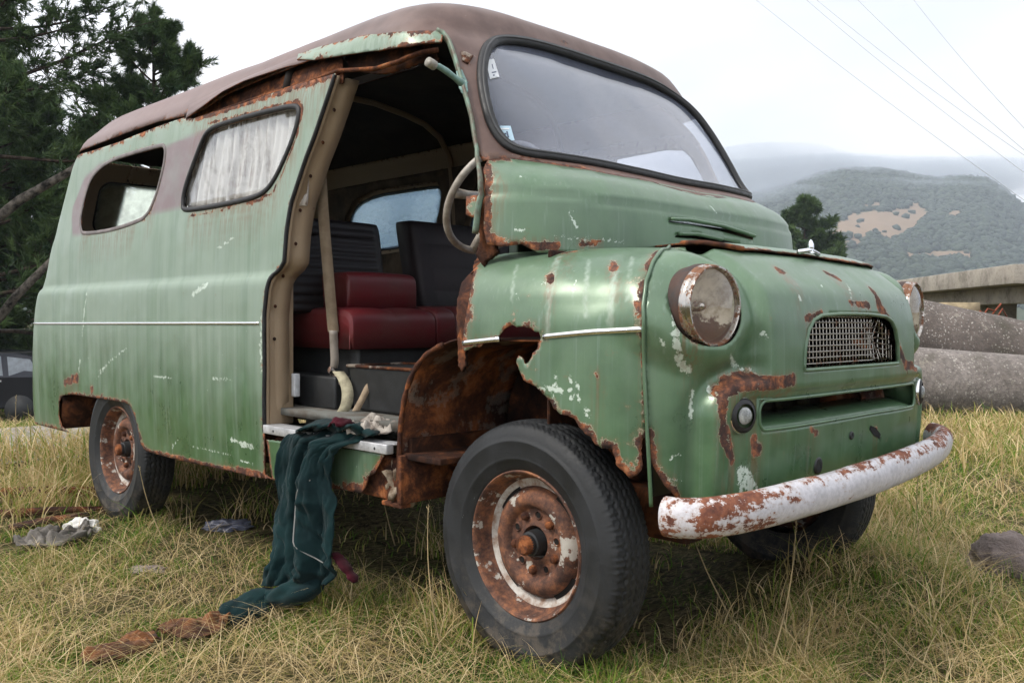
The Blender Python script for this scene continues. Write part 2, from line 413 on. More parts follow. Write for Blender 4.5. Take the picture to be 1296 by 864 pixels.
def m_tyre():
    b = NB('tyre_rubber'); n = b.noise(7, 6, .7); x, y, z = b.sep()
    c = b.mix(b.ramp(n, .35, .75), (.012, .013, .014), (.026, .028, .031))
    mud = b.math('MULTIPLY', b.ramp(z, .0, -.34), b.ramp(b.noise(18, 6, .75), .42, .62)); c = b.mix(b.math('MULTIPLY', mud, .6), c, (.12, .095, .07))
    sc = b.ramp(b.noise(1, 5, .8, b.scaled((60, 60, 26))), .69, .71); c = b.mix(b.math('MULTIPLY', sc, .6), c, (.22, .23, .25))
    b.set(Base_Color=c, Roughness=b.ramp(n, .3, .7, .5, .72)); b.p.inputs['Specular IOR Level'].default_value = .4
    b.bump(b.noise(90, 5, .7), .35, .0025); return b.m
def m_rim():
    b = NB('rusty_wheel_paint'); n = b.noise(16, 8, .75); c = b.cr(n, [(.32, (.020, .011, .009)), (.44, (.065, .028, .018)), (.53, (.14, .058, .032)), (.62, (.27, .105, .045)), (.74, (.36, .19, .10))])
    w = b.ramp(b.math('ADD', b.noise(11, 6, .7), b.math('MULTIPLY', b.noise(55, 4, .7), .25)), .70, .74); c = b.mix(w, c, b.mix(b.noise(60), (.50, .47, .42), (.33, .30, .26)))
    b.set(Base_Color=c, Roughness=.8); b.bump(b.noise(70, 8, .75), .6, .004); return b.m
def m_bumper():
    b = NB('white_paint_over_rust'); x, y, z = b.sep(); st = b.noise(1, 7, .72, b.scaled((14, 9, 30))); fine = b.noise(70, 6, .7)
    up = b.math('MULTIPLY', b.math('MAXIMUM', b.ramp(z, .545, .60), b.math('MULTIPLY', b.ramp(y, -.45, -.70), .62)), .13)
    nearb = b.math('MULTIPLY', b.ramp(y, -.50, -.72), .05)
    r = b.math('ADD', b.math('ADD', b.math('MULTIPLY', st, .74), b.math('MULTIPLY', fine, .36)), b.math('ADD', up, nearb))
    rm = b.ramp(r, .655, .68); c = b.mix(b.ramp(fine, .3, .7), (.58, .56, .59), (.43, .42, .45)); c = b.mix(b.math('MULTIPLY', b.ramp(r, .6, .67), .45), c, (.36, .22, .12))
    c = b.mix(rm, c, b.cr(b.noise(26, 7, .7), [(.3, (.05, .018, .012)), (.44, (.13, .042, .024)), (.58, (.24, .085, .042)), (.75, (.38, .18, .10))]))
    b.set(Base_Color=c, Roughness=b.math('ADD', .38, b.math('MULTIPLY', rm, .45))); b.bump(b.math('ADD', b.math('MULTIPLY', rm, fine), b.math('MULTIPLY', rm, -.4)), .7, .003); return b.m
def m_chrome(name='pitted_chrome', rust=.56, base=(.62, .61, .60)):
    b = NB(name); n = b.math('ADD', b.math('MULTIPLY', b.noise(22, 7, .75), .8), b.math('MULTIPLY', b.noise(120, 4, .7), .25)); rm = b.ramp(n, rust, rust+.05)
    b.set(Base_Color=b.mix(rm, base, b.cr(b.noise(60, 5), [(0, (.04, .015, .01)), (1, (.3, .13, .06))])), Metallic=b.math('SUBTRACT', 1, rm), Roughness=b.math('ADD', .16, b.math('MULTIPLY', rm, .6))); b.bump(n, .25, .002); return b.m
def m_glass(name, tint=(.8, .85, .88), dirt=.35, dirtcol=(.35, .37, .38), rough=.02, dscale=3, transl=False):
    b = NB(name); b.n.remove(b.p); tr = b.n.new('ShaderNodeBsdfTransparent'); gl = b.n.new('ShaderNodeBsdfGlossy'); df = b.n.new('ShaderNodeBsdfTranslucent' if transl else 'ShaderNodeBsdfDiffuse')
    tr.inputs[0].default_value = (*tint, 1); gl.inputs['Roughness'].default_value = rough; df.inputs[0].default_value = (*dirtcol, 1)
    lw = b.n.new('ShaderNodeLayerWeight'); fr = b.math('ADD', b.math('MULTIPLY', b.math('POWER', lw.outputs['Facing'], 3.0), .80), .045)
    m1 = b.n.new('ShaderNodeMixShader'); b.l.new(fr, m1.inputs[0]); b.l.new(tr.outputs[0], m1.inputs[1]); b.l.new(gl.outputs[0], m1.inputs[2])
    n = b.math('ADD', b.math('MULTIPLY', b.noise(dscale, 4, .6), .85), b.math('MULTIPLY', b.noise(1, 3, .6, b.scaled((26, 26, 5))), .15))
    f = b.ramp(n, .3, .72, dirt*.45, dirt)
    m2 = b.n.new('ShaderNodeMixShader'); b.l.new(f, m2.inputs[0]); b.l.new(m1.outputs[0], m2.inputs[1]); b.l.new(df.outputs[0], m2.inputs[2])
    b.l.new(m2.outputs[0], b.out.inputs[0]); return b.m
def m_concrete(name='concrete', a=(.30, .285, .265), bcol=(.16, .15, .14), speck=True, dirt=.5):
    b = NB(name); n = b.noise(2.2, 7, .7); f = b.noise(16, 6, .75); c = b.mix(b.ramp(n, .3, .7), a, bcol)
    if speck:
        v = b.vor(30, feat='F1', out=0); sp = b.math('MULTIPLY', b.ramp(v, .34, .22), b.ramp(b.noise(9, 4, .7), .42, .58)); c = b.mix(b.math('MULTIPLY', sp, .75), c, (.60, .56, .50))
        c = b.mix(b.math('MULTIPLY', b.ramp(b.vor(26), .5, .62), .25), c, (.06, .055, .05))
    c = b.mix(b.math('MULTIPLY', b.ramp(f, .48, .66), dirt), c, (.085, .075, .068)); c = b.mix(b.math('MULTIPLY', b.ramp(b.noise(1.1, 5, .7), .52, .68), .55), c, (.07, .065, .04)); c = b.mix(b.math('MULTIPLY', b.ramp(b.noise(5, 6, .75), .58, .66), .5), c, (.42, .38, .31))
    b.set(Base_Color=c, Roughness=.9); b.bump(b.math('ADD', f, b.noise(60, 5, .7)), .8, .03); return b.m
def m_leaf(name, a, c2, trans=.25):
    b = NB(name); n = b.attr('tint'); c = b.mix(n, a, c2); b.set(Base_Color=c, Roughness=.6); b.p.inputs['Specular IOR Level'].default_value = .25
    if trans:
        t = b.n.new('ShaderNodeBsdfTranslucent'); b.put(t.inputs[0], c); mx = b.n.new('ShaderNodeMixShader'); mx.inputs[0].default_value = trans
        b.l.new(b.p.outputs[0], mx.inputs[1]); b.l.new(t.outputs[0], mx.inputs[2]); b.l.new(mx.outputs[0], b.out.inputs[0])
    return b.m
def m_cloth(name, a, b2, sc=6, wv=0):
    b = NB(name); n = b.noise(sc, 5, .6); b.set(Base_Color=b.mix(b.ramp(n, .3, .7), a, b2), Roughness=.95, Sheen_Weight=.06); b.p.inputs['Specular IOR Level'].default_value = .15
    b.bump(b.noise(260, 3, .6), .5, .002); return b.m

PAINT = m_paint(); BROWN = m_brown(); RUST = m_rust(); RUSTD = m_rust('dark_rust', .45, 9); RUSTP = m_rust('rust_with_old_primer', .8, 10, .5)
RUBBER = m_rubber(); TYRE = m_tyre(); RIM = m_rim(); BUMP = m_bumper(); CHROME = m_chrome()
TRIMC = m_chrome('dull_trim_strip', .66, (.78, .78, .78))
SILLM = simple('scuffed_aluminium', (.60, .60, .61), .45, .35, .3, 20, .001)
INNER = m_rust('stained_beige_inner', 1, 10); 
def m_beige():
    b = NB('beige_inner_paint'); c = b.mix(b.noise(3, 5, .6), (.30, .215, .135), (.36, .27, .175))
    r = b.ramp(b.math('ADD', b.math('ADD', b.math('MULTIPLY', b.noise(34, 7, .75), .8), b.math('MULTIPLY', b.attr('edge'), .12)), b.math('MULTIPLY', b.noise(4, 3), .2)), .63, .67); c = b.mix(r, c, rust_col(b, 40))
    b.set(Base_Color=c, Roughness=.6); b.bump(b.noise(40, 6, .7), .3, .003); return b.m
BEIGE = m_beige()
HEADL = simple('dark_headlining', (.030, .022, .018), .95, 0, .4, 5, .003, 30)
REDV = simple('red_vinyl', (.115, .008, .012), .42, 0, .35, 4, .0022, 40, col2=(.10, .028, .026))
DARKV = simple('dark_vinyl', (.011, .007, .008), .5, 0, .35, 6, .0012, 90)
BLACK = simple('black_metal', (.02, .021, .022), .5, 0, .3, 20, .001)
GREYF = simple('worn_grey_floor', (.13, .135, .12), .7, 0, .5, 9, .004, 40, col2=(.06, .04, .025))
WEB = simple('beige_webbing', (.36, .27, .18), .9, 0, .2, 40, .001, 300)
CREAMP = simple('cracked_cream_plastic', (.38, .37, .33), .4, 0, .5, 14, .001, 60, col2=(.20, .17, .13))
TEAL = simple('pale_teal_paint', (.24, .40, .36), .45, 0, .3, 20, .001)
# ------------------------------------------------------------------ the van
van = empty('derelict_van', (-1.3, 0, 0), label='rusting green and brown derelict van with no side door, standing in long grass', cat='van')

def rbox(a, b, ha, hb, r):   # signed distance to a rounded box
    qa = np.abs(a)-(ha-r); qb = np.abs(b)-(hb-r)
    return np.hypot(np.maximum(qa, 0), np.maximum(qb, 0))+np.minimum(np.maximum(qa, qb), 0)-r
_R = np.random.default_rng(2); _G = _R.normal(size=(32, 32, 32))
def dents(p, sc, amp):    # shallow knocks and waviness of old sheet metal
    u = p/sc+100; i = np.floor(u).astype(int); f = u-i; f = f*f*(3-2*f); i %= 32; j = (i+1) % 32; x, y, z = f[..., 0], f[..., 1], f[..., 2]; g = lambda a, b, c: _G[(i, j)[a][..., 0], (i, j)[b][..., 1], (i, j)[c][..., 2]]
    return amp*(((g(0,0,0)*(1-x)+g(1,0,0)*x)*(1-y)+(g(0,1,0)*(1-x)+g(1,1,0)*x)*y)*(1-z)+((g(0,0,1)*(1-x)+g(1,0,1)*x)*(1-y)+(g(0,1,1)*(1-x)+g(1,1,1)*x)*y)*z)
def disp_front(s, v, p):
    y, z = np.abs(p[..., 1]), p[..., 2]
    fr = sstep(.25, .40, p[..., 0])
    apron = 1-sstep(-.013, .013, rbox(y, z-.45, .655, .375, .10))
    centre = (1-sstep(.46, .50, y))*sstep(.79, .80, z)
    d = .040*np.maximum(apron, centre*(1-.55*sstep(1.02, 1.11, z)))-.012*np.exp(-((rbox(y, z-.45, .655, .375, .10)-.028)/.018)**2)*(1-centre)
    inner = 1-sstep(-.008, .008, rbox(y, z-.45, .60, .335, .07)); d = d-.013*inner
    d = d+.034*(1-sstep(.108, .185, np.hypot(y-.644, z-1.003)))
    d = d-.016*np.exp(-((y-.548)/.045)**2)*sstep(.85, .90, z)*(1-sstep(1.02, 1.08, z))
    return d*fr+dents(p, .17, .0016)+dents(p, .05, .00035)
def disp_body(s, v, p):
    y, z, x = np.abs(p[..., 1]), p[..., 2], p[..., 0]
    zg = 1.327-.022*(1-sstep(.45, .80, y)); fr = sstep(-.35, -.2, x)
    d = -.009*np.exp(-((z-zg)/.006)**2)*fr+.004*sstep(-.004, .012, z-zg)*fr*(1-sstep(1.37, 1.41, z))
    return d+dents(p, .23, .0017)+dents(p, .07, .0004)
BODY = Loft([
 # v     z     w     xf    x0F   nF  xr     x0R   nR
 (.30, .30, .850, .120, -.60, 4, -3.900, -3.30, 8),
 (.45, .45, .858, .120, -.60, 4, -3.925, -3.30, 8),
 (.70, .70, .866, .125, -.60, 4, -3.910, -3.30, 8),
 (.95, .95, .870, .130, -.60, 4, -3.860, -3.30, 8),
 (1.08, 1.08, .868, .132, -.60, 4, -3.805, -3.30, 8),
 (1.112, 1.112, .864, .132, -.60, 4, -3.785, -3.30, 8),
 (1.135, 1.135, .849, .132, -.60, 4, -3.76, -3.30, 8),
 (1.20, 1.20, .846, .132, -.60, 4, -3.72, -3.28, 7),
 (1.30, 1.30, .842, .122, -.60, 4, -3.67, -3.25, 7),
 (1.36, 1.36, .838, .085, -.60, 3.9, -3.64, -3.22, 7),
 (1.40, 1.40, .834, .030, -.60, 3.8, -3.61, -3.20, 7),
 (1.43, 1.43, .831, -.020, -.60, 3.5, -3.59, -3.2, 7),
 (1.46, 1.46, .828, -.055, -.60, 3.4, -3.575, -3.2, 7),
 (1.60, 1.60, .815, -.165, -.60, 3.5, -3.50, -3.15, 7),
 (1.75, 1.75, .800, -.275, -.62, 3.7, -3.42, -3.1, 7),
 (1.84, 1.84, .785, -.345, -.66, 4, -3.37, -3.05, 6),
 (1.88, 1.885, .774, -.385, -.70, 4, -3.33, -3.0, 6),
 (1.93, 1.93, .742, -.405, -.74, 4.2, -3.27, -2.95, 5),
 (1.99, 1.984, .70, -.435, -.80, 4.2, -3.17, -2.85, 5),
 (2.08, 2.036, .61, -.53, -.95, 4, -3.00, -2.7, 4),
 (2.20, 2.073, .45, -.73, -1.1, 3.4, -2.75, -2.5, 3.5),
 (2.40, 2.100, .24, -1.1, -1.4, 3, -2.40, -2.2, 3),
 (2.60, 2.108, .03, -1.45, -1.55, 2.5, -1.95, -1.85, 2.5)],
 (.73, .62, 6, 8), .85, 2.7, disp_body)
NOSE = Loft([
 (.42, .42, .852, .535, -.40, 4.8, -.60, -.50, 4),
 (.50, .50, .857, .545, -.40, 4.8, -.60, -.50, 4),
 (.70, .70, .862, .553, -.40, 4.8, -.60, -.50, 4),
 (.95, .95, .860, .550, -.40, 4.8, -.60, -.50, 4),
 (1.02, 1.02, .852, .540, -.40, 4.3, -.60, -.50, 4),
 (1.07, 1.065, .835, .520, -.40, 4.2, -.60, -.50, 4),
 (1.12, 1.105, .805, .488, -.40, 4.1, -.60, -.50, 4),
 (1.17, 1.135, .765, .445, -.40, 4, -.60, -.50, 4),
 (1.23, 1.155, .71, .39, -.40, 4, -.60, -.50, 4),
 (1.32, 1.172, .62, .30, -.42, 4, -.60, -.50, 4),
 (1.45, 1.180, .49, .17, -.44, 4, -.60, -.50, 4),
 (1.60, 1.185, .34, .02, -.46, 4, -.60, -.50, 4)],
 (.95, .1, 4.3, 4), .86, .1, disp_front)
def Nyz(S, pts): return [S.near((.6, y, z)) for y, z in pts]

# ---- right-hand side panel (rear body)
sb = BODY.near((-3.9, -.5, 1.0))[0]           # just round the rear corner
side_out = BODY.T([(97.5, 197), (150, 180), (200, 160), (232, 149), (246, 150), (309.6, 130), (376, 107), (424.5, 93), (424, 99.5), (406.5, 148), (388, 199), (369.4, 254.6), (362.5, 296), (360, 331), (356, 338), (348.6, 345), (338, 366), (334.7, 398), (335, 470), (335, 545), (335, 600), (345, 606), (318.5, 603), (289, 595.5), (229.6, 583), (196, 574),
  (184, 570), (178, 561.5), (174, 539), (168.5, 521), (164, 513), (159, 509.6), (144, 507), (118.5, 503), (92.6, 499), (79.6, 500), (75, 508), (74, 524), (78, 539), (87, 547)])
vb = side_out[-1][1]; vg = side_out[0][1]
side_out = [(sb, vg)]+side_out+[(sb, vb)]
win1 = BODY.T([(103, 292), (103.5, 270), (110, 240), (120, 220), (140, 205), (172, 195), (200, 187.5), (207.5, 186.5), (208.5, 197), (202.5, 225), (195, 252), (185, 272), (170, 279), (145, 287.5), (125, 291.5), (108, 293)])
win2o = BODY.T([(230, 260), (231, 267.5), (240, 269), (280, 262.5), (320, 254), (337.5, 245), (350, 227.5), (365, 195), (377.5, 160), (381, 137.5), (375, 131), (360, 132.5), (320, 142.5), (280, 154), (262.5, 162.5), (252.5, 182.5), (240, 215), (231, 245)])
def inset(poly, d):
    A = np.array([p[:2] for p in poly]); c = A.mean(0); n = len(A); out = []
    area = sum(A[i][0]*A[(i+1) % n][1]-A[(i+1) % n][0]*A[i][1] for i in range(n))
    for i in range(n):
        t = A[(i+1) % n]-A[i-1]; t /= np.linalg.norm(t)+1e-9; nn = np.array([-t[1], t[0]])*(1 if area > 0 else -1); out.append(tuple(A[i]+nn*d))
    return out
win2 = inset(win2o, .020)
mauve = BODY.T([(208, 186), (262, 163), (252, 183), (240, 215), (229, 263), (186, 272), (200, 230)])
mauve2 = BODY.T([(92, 298), (92, 262), (107, 225), (125, 208), (205, 185), (207, 189), (172, 196), (121, 220), (110, 245), (103.5, 290), (120, 293), (112, 297)])
side_m = dict(
 mauve=[dict(poly=mauve, soft=.008), dict(poly=mauve2, soft=.012)],
 rust=[BODY.T([(76, 503, .012), (120, 504, .010), (160, 510, .008)]), BODY.T([(82, 484, .015), (98, 478, .020)]), BODY.T([(116, 492, .018)]), BODY.T([(180, 566, .01), (190, 574, .014)]),
       BODY.T([(190, 573, .012), (262, 590, .012), (340, 604, .016)]), BODY.T([(250, 146, .022), (310, 127, .025), (372, 106, .030), (420, 95, .016)]), BODY.T([(262, 158, .003), (330, 139, .006), (376, 128, .008), (383, 137, .005), (376, 168, .005), (360, 213, .003), (346, 243, .003), (320, 257, .004), (240, 272, .003)]),
       BODY.T([(336, 565, .012), (337, 600, .02)]), BODY.T([(355, 345, .01), (340, 375, .008)]), BODY.T([(172, 280, .004), (130, 292, .006), (106, 294, .005)]), BODY.T([(208, 190, .004), (196, 253, .006), (188, 272, .007)])],
 chip=[BODY.T([(110, 370, .004), (106, 400, .006), (104, 425, .004)]), BODY.T([(101, 455, .006), (99, 480, .004)]), BODY.T([(275, 315, .002), (300, 298, .002)]), BODY.T([(283, 309, .002), (292, 303, .002)]), BODY.T([(244, 372, .008), (262, 360, .010)]), BODY.T([(244, 566, .001), (290, 576, .001), (325, 590, .001)]), BODY.T([(292, 556, .008), (320, 566, .010)]),
       BODY.T([(331, 395, .003), (330, 440, .006), (331, 470, .003)]), BODY.T([(140, 455, .001), (122, 480, .001)]), BODY.T([(125, 470, .001), (160, 440, .001)]), BODY.T([(226, 556, .001), (218, 566, .003)]), BODY.T([(269, 478, .004), (298, 480, .002)]), BODY.T([(195, 476, .003), (218, 477, .002)])])
sidep = panel('side_panel', BODY, side_out, [win1, win2], .016, [PAINT, BEIGE, RUST], van, .004, side_m, rim=(1, 2))
# the other side: same pressing, with the cab door in place
side_l = mir([p for p in side_out])
sidel = panel('side_panel', BODY, side_l, [mir(win1), mir(win2)], .03, [PAINT, BEIGE, RUST], van, .004, dict(), rim=(1, 1), edge_step=.02)

# trim strip + swage highlight
def strip(name, S, px, w=.016, h=.005, mat=None, par=None, **k): return surf_strip(name, S, S.T(px), w, h, mat or TRIMC, par or van, **k)
st = BODY.T([(45, 412), (328, 409)]); sA, sB = st[0], st[1]
surf_strip('trim_strip', BODY, [(sb-.12, .938), (sA[0], .938), (sB[0], sB[1])], .013, .006, TRIMC, van)
surf_strip('trim_strip', BODY, mir([(sb-.12, .938), (sA[0], .938), (sB[0], sB[1])]), .013, .006, TRIMC, van, step=.05)

# window rubber, glass, frames
rub2 = surf_strip('window_seal', BODY, inset(win2o, .010), .022, .008, RUBBER, van, closed=True, smooth_it=2)
WG = m_glass('dirty_window_glass', (.97, .98, .98), .05, (.3, .3, .3), .05)
def flat_from(name, S, poly, mat, par, off, step=.04, thick=0, bulge=0):
    return panel(name, S, poly, [], step, [mat, mat], par, thick, {}, off=off, rim=(0, 0))
flat_from('window_glass', BODY, win2, WG, rub2, -.010, thick=.003)
rim1 = surf_strip('window_rim', BODY, inset(win1, -.010), .020, .004, simple('faded_frame_paint', (.20, .17, .165), .6, 0, .3, 20), van, closed=True, smooth_it=2)
for w_ in (win1, win2):
    sl = surf_strip('window_seal', BODY, mir(w_), .022, .007, RUBBER, van, closed=True, smooth_it=1, step=.03)
FOG = m_glass('misted_window_glass', (.80, .90, .98), .20, (.45, .60, .78), .15, 2, True)
sl = None
flat_from('window_glass', BODY, mir(win2), FOG, van, -.008, thick=.003)
flat_from('window_glass', BODY, mir(win1), FOG, van, -.008, thick=.003)

# ---- roof with windscreen surround and screen pillars
cowl_line = [(611, 203), (641, 200.5), (702, 208.6), (770.6, 220.8), (811, 227.6), (868, 243.9), (924.6, 261)]
cl = BODY.T(cowl_line); cl = [(p[0], p[1]) for p in cl]
right_half = [p for p in cl if p[0] > .03]
pill = BODY.T([(558, 45), (566, 53), (575, 80), (585, 115), (595, 150), (603, 190)])
gut_front = BODY.T([(258, 138), (290, 118), (340, 97), (392, 76), (440, 68), (500, 58), (540, 50)])
gut_rear = BODY.T([(99, 192), (150, 172), (200, 154), (240, 146)])
L = BODY.L
roof_r = [(L-.002, gut_rear[0][1]), (sb, gut_rear[0][1])]+gut_rear+gut_front+pill+right_half+[(0.0, right_half[-1][1])]
top_v = 2.585
roof_out = [(L-.002, top_v)]+roof_r[:-1]+[roof_r[-1]]+[(-p[0],)+tuple(p[1:]) for p in roof_r[:-1]][::-1]+[(-(L-.002), top_v)]
ws_out = [(612.6, 70), (618, 57), (632, 51), (657, 51.5), (701.8, 62), (754, 77), (803, 95), (843.5, 115), (880, 142), (908, 176), (929, 214), (950, 262), (908, 250), (868, 236), (811, 220), (762.5, 209.5), (701.8, 199.5), (657, 193), (637, 181), (621, 156), (611.5, 123)]
wsx = BODY.T(ws_out[:-10]) if False else BODY.T(ws_out)

def symloop(right):   # right half outline (s>0) ordered top -> bottom, closed by its mirror image
    r_ = [tuple(p[:2]) for p in right]; return r_+[(-a, b) for a, b in r_][::-1]
def strace(pts): return BODY.T(pts)
ws_r = BODY.T([(757, 79), (701.8, 62), (657, 51.5), (632, 51), (618, 57), (611.5, 72), (609, 95), (612.5, 123), (621, 156), (637, 181), (657, 193), (701.8, 199.5), (762.5, 209.5), (811, 220)])
ws_r = [p for p in ws_r if p[0] > .12]
wsh = symloop(ws_r)
roofp = panel('roof', BODY, roof_out, [inset(wsh, .002)], .022, [BROWN, HEADL, RUST], van, .004, dict(
   rust=[BODY.T([(588, 72, .012), (592, 76, .012)]), BODY.T([(712, 54, .006), (718, 56, .006)]), BODY.T([(240, 146, .02), (150, 178, .012), (100, 192, .010)]), BODY.T([(258, 136, .012), (340, 95, .012)]), BODY.T([(603, 195, .012), (590, 120, .006)])],
   mauve=[]), rim=(1, 2), edge_step=.014)
seal = surf_strip('windscreen_seal', BODY, wsh, .036, .013, RUBBER, van, closed=True, smooth_it=2, off=.003)
seal2 = surf_strip('seal_insert', BODY, wsh, .008, .005, simple('old_seal_insert', (.05, .05, .052), .5), seal, closed=True, smooth_it=2, off=.014)
WSG = m_glass('dusty_sky_tinted_glass', (.86, .88, .93), .15, (.40, .44, .56), .02, 2.0)  # pale blue dirt colour holds dust and part of the sky's reflection
wsg = panel('windscreen', BODY, wsh, [], .03, [WSG, WSG], van, .004, {}, off=-.006, rim=(0, 0))

# ---- scuttle below the windscreen
cowl_r = [(0.0, None)]
cr_ = BODY.T([(811, 227.6), (770.6, 220.8), (702, 208.6), (641, 200.5), (617, 203), (611, 215), (613, 250), (612, 290), (616, 309)])
vb_c = BODY.near((.13, -.3, 1.15))[1]; cbot = BODY.T([(636, 312), (660, 309)])
cz = 1.155
cowl_half = [p for p in cr_ if p[0] > .02]+cbot+[(cbot[-1][0]-.05, cz), (.05, cz)]
cowl_out = symloop(cowl_half)
vents = [[(845.5, 281), (870, 284), (910, 292), (953, 304), (953, 299), (912, 286), (870, 278.5), (848, 277.5)], [(853.6, 300), (880, 302), (955, 319), (953, 313), (912, 303), (880, 296.5), (858, 296)]]
vh = [BODY.T(v_) for v_ in vents]
cowlp = panel('scuttle_panel', BODY, cowl_out, vh, .014, [PAINT, RUSTD, RUST], van, .003, dict(
   rust=[BODY.T([(616, 205, .008), (617, 245, .010), (616, 300, .012), (640, 311, .010), (705, 310, .008)]), BODY.T([(735, 308, .006), (760, 307, .004)])],
   chip=[BODY.T([(650, 290, .002), (664, 291, .002)]), BODY.T([(660, 225, .003)]), BODY.T([(722, 268, .004), (730, 290, .001)]), BODY.T([(900, 262, .002), (906, 270, .001)]), BODY.T([(700, 300, .002), (790, 305, .002)])]), rim=(1, 2),
   rust_edges=[[p[:2] for p in cr_[3:]+cbot]])
for v_ in vents:
    k_ = len(v_)//2; surf_strip('vent_lip', BODY, BODY.T(v_[4:][::-1]), .012, .010, PAINT, cowlp, off=.004)

# ---- right wing with its rust hole, and the nose
seam_px = [(847, 313), (836.6, 318.5), (826, 333), (817.5, 357), (814, 388), (814.7, 432), (815.5, 476), (817.3, 511), (819, 546), (822, 600), (824, 640)]
seam = [p[:2] for p in NOSE.T(seam_px)]
seam_top = [(seam[0][0]-.03, 1.22), (seam[0][0]-.05, 1.30)]
wing_px = [(600, 342), (598, 357), (594.7, 375.7), (590, 399), (586.5, 420), (585.5, 440.6), (588, 445), (599.4, 438), (606, 440), (613, 433.6), (622, 434), (629.4, 430), (634, 422), (641, 414), (649, 410.5), (654, 414), (659.5, 413), (671, 415), (676, 419), (682, 420), (685, 428), (681, 434), (680.4, 441), (674, 447), (671, 456), (665, 461), (661, 452), (656, 450), (653, 458), (657, 467), (662, 480), (670, 485), (678, 489), (687, 498), (696, 507), (701, 516), (709, 524), (718, 525), (726.7, 530), (733, 540), (740, 548), (748, 553), (753, 562), (762, 567), (775, 568), (778, 578), (779.5, 588), (788, 596), (797, 603.5), (806, 601), (812.5, 594.6), (814, 588), (813, 581.5), (811, 570), (812.4, 564), (813, 556), (817, 549)]
wl = NOSE.T(wing_px)
wtop = NOSE.near((-.13, -.78, 1.12)); NL = NOSE.QF
s_rear = wl[0][0]
wing_out = wl+seam[7::-1]+seam_top+[(wl[0][0]-.02, 1.30), (wl[0][0]+.0, 1.16), (wl[0][0]+.005, 1.11)]
wing_m = dict(
  rust=[NOSE.T([(612, 324, .010), (600, 342, .008), (596, 370, .010), (588, 405, .008), (586, 436, .010)]), NOSE.T([(697, 352, .011), (698, 347, .006)]), NOSE.T([(776, 339, .011), (777, 333, .005)]), NOSE.T([(712, 321, .006), (727, 318, .010)]), NOSE.T([(816, 400, .002), (818, 530, .008)]), NOSE.T([(755, 470, .001), (756, 476, .004)]), NOSE.T([(817, 340, .004), (840, 317, .006)]), NOSE.T([(590, 437, .005), (632, 428, .006)])],
  chip=[NOSE.T([(683, 490, .005), (712, 494, .006)]), NOSE.T([(705, 473, .001), (700, 510, .003)]), NOSE.T([(722, 473, .001), (724, 505, .003)]), NOSE.T([(731, 480, .001), (733, 508, .001)]), NOSE.T([(742, 520, .006), (745, 526, .004)]), NOSE.T([(730, 343, .001), (727, 368, .001)]), NOSE.T([(680, 360, .001), (700, 358, .001)]), NOSE.T([(655, 377, .002)])],
  fade=[NOSE.T([(708, 325, .008), (696, 365, .006), (692, 425, .003)]), NOSE.T([(778, 345, .006), (771, 410, .003)]), NOSE.T([(800, 325, .002), (792, 380, .001)]), NOSE.T([(655, 335, .003), (648, 380, .002)]), NOSE.T([(745, 330, .003), (740, 400, .002)])])
wingr = panel('front_wing', NOSE, wing_out, [], .013, [PAINT, RUSTD, RUST], van, .004, wing_m, rim=(1, 2), rag=.0015, edge_step=.008,
   rust_edges=[[p[:2] for p in wl], [p[:2] for p in seam[:8]]])
# far wing: plain arch
arc = [NOSE.near((.43*math.cos(a), .9, .36+.43*math.sin(a))) for a in np.linspace(PI, 0.25, 14)]
wingl_out = [(-s_rear-.0, .42)]+[(a, b) for a, b in arc]+[(-seam[-1][0], .46)]+[(-a, b) for a, b in seam[9::-1]]+[(-a, b) for a, b in seam_top]+[(-s_rear, 1.30)]
wingl = panel('front_wing', NOSE, wingl_out, [], .03, [PAINT, RUSTD, RUST], van, .004, {}, rim=(1, 1), edge_step=.02)
# nose
nb = [p[:2] for p in NOSE.T([(822, 560), (821, 578), (830, 596), (841.7, 615), (860, 633)])]
nose_half = [(.05, 1.19), (seam[0][0]-.05, 1.19)]+seam[:9]+nb+[(nb[-1][0]-.03, .50), (.05, .48)]
def rr(y0, y1, z0, z1, r, n=5):
    pts = []
    for cx, cy, a0 in ((y1-r, z1-r, 0), (y0+r, z1-r, 90), (y0+r, z0+r, 180), (y1-r, z0+r, 270)):
        for k in range(n+1): a = math.radians(a0+90*k/n); pts.append((cx+r*math.cos(a), cy+r*math.sin(a)))
    return pts
slot = Nyz(NOSE, rr(-.51, .51, .690, .766, .028))
gr_yz = [(-.318, .838)]+[(-.312, .90)]+[(-.292+.02*0, .945), (-.262, .972), (-.215, .986), (-.1, .992), (0, .993)]
gr_yz = gr_yz+[(-a, b) for a, b in gr_yz[:-1]][::-1]
grh = Nyz(NOSE, gr_yz)
def lamp_hole(sg, r=.090):
    s0, v0 = NOSE.near((.5, -.644, 1.003)); e = .004; f = lambda a, b: NOSE.base(np.array([a]), np.array([b]))[0]
    dy = (f(s0+e, v0)-f(s0-e, v0))[1]/(2*e); dz = (f(s0, v0+e)-f(s0, v0-e))[2]/(2*e)
    return [(sg*(s0+r*math.cos(a)/abs(dy)), v0+r*math.sin(a)/abs(dz)) for a in np.linspace(0, 2*PI, 40, endpoint=False)]
def NB_(y, z, r=.0): q = NOSE.near((.65, y, z)); return (q[0], q[1], r)
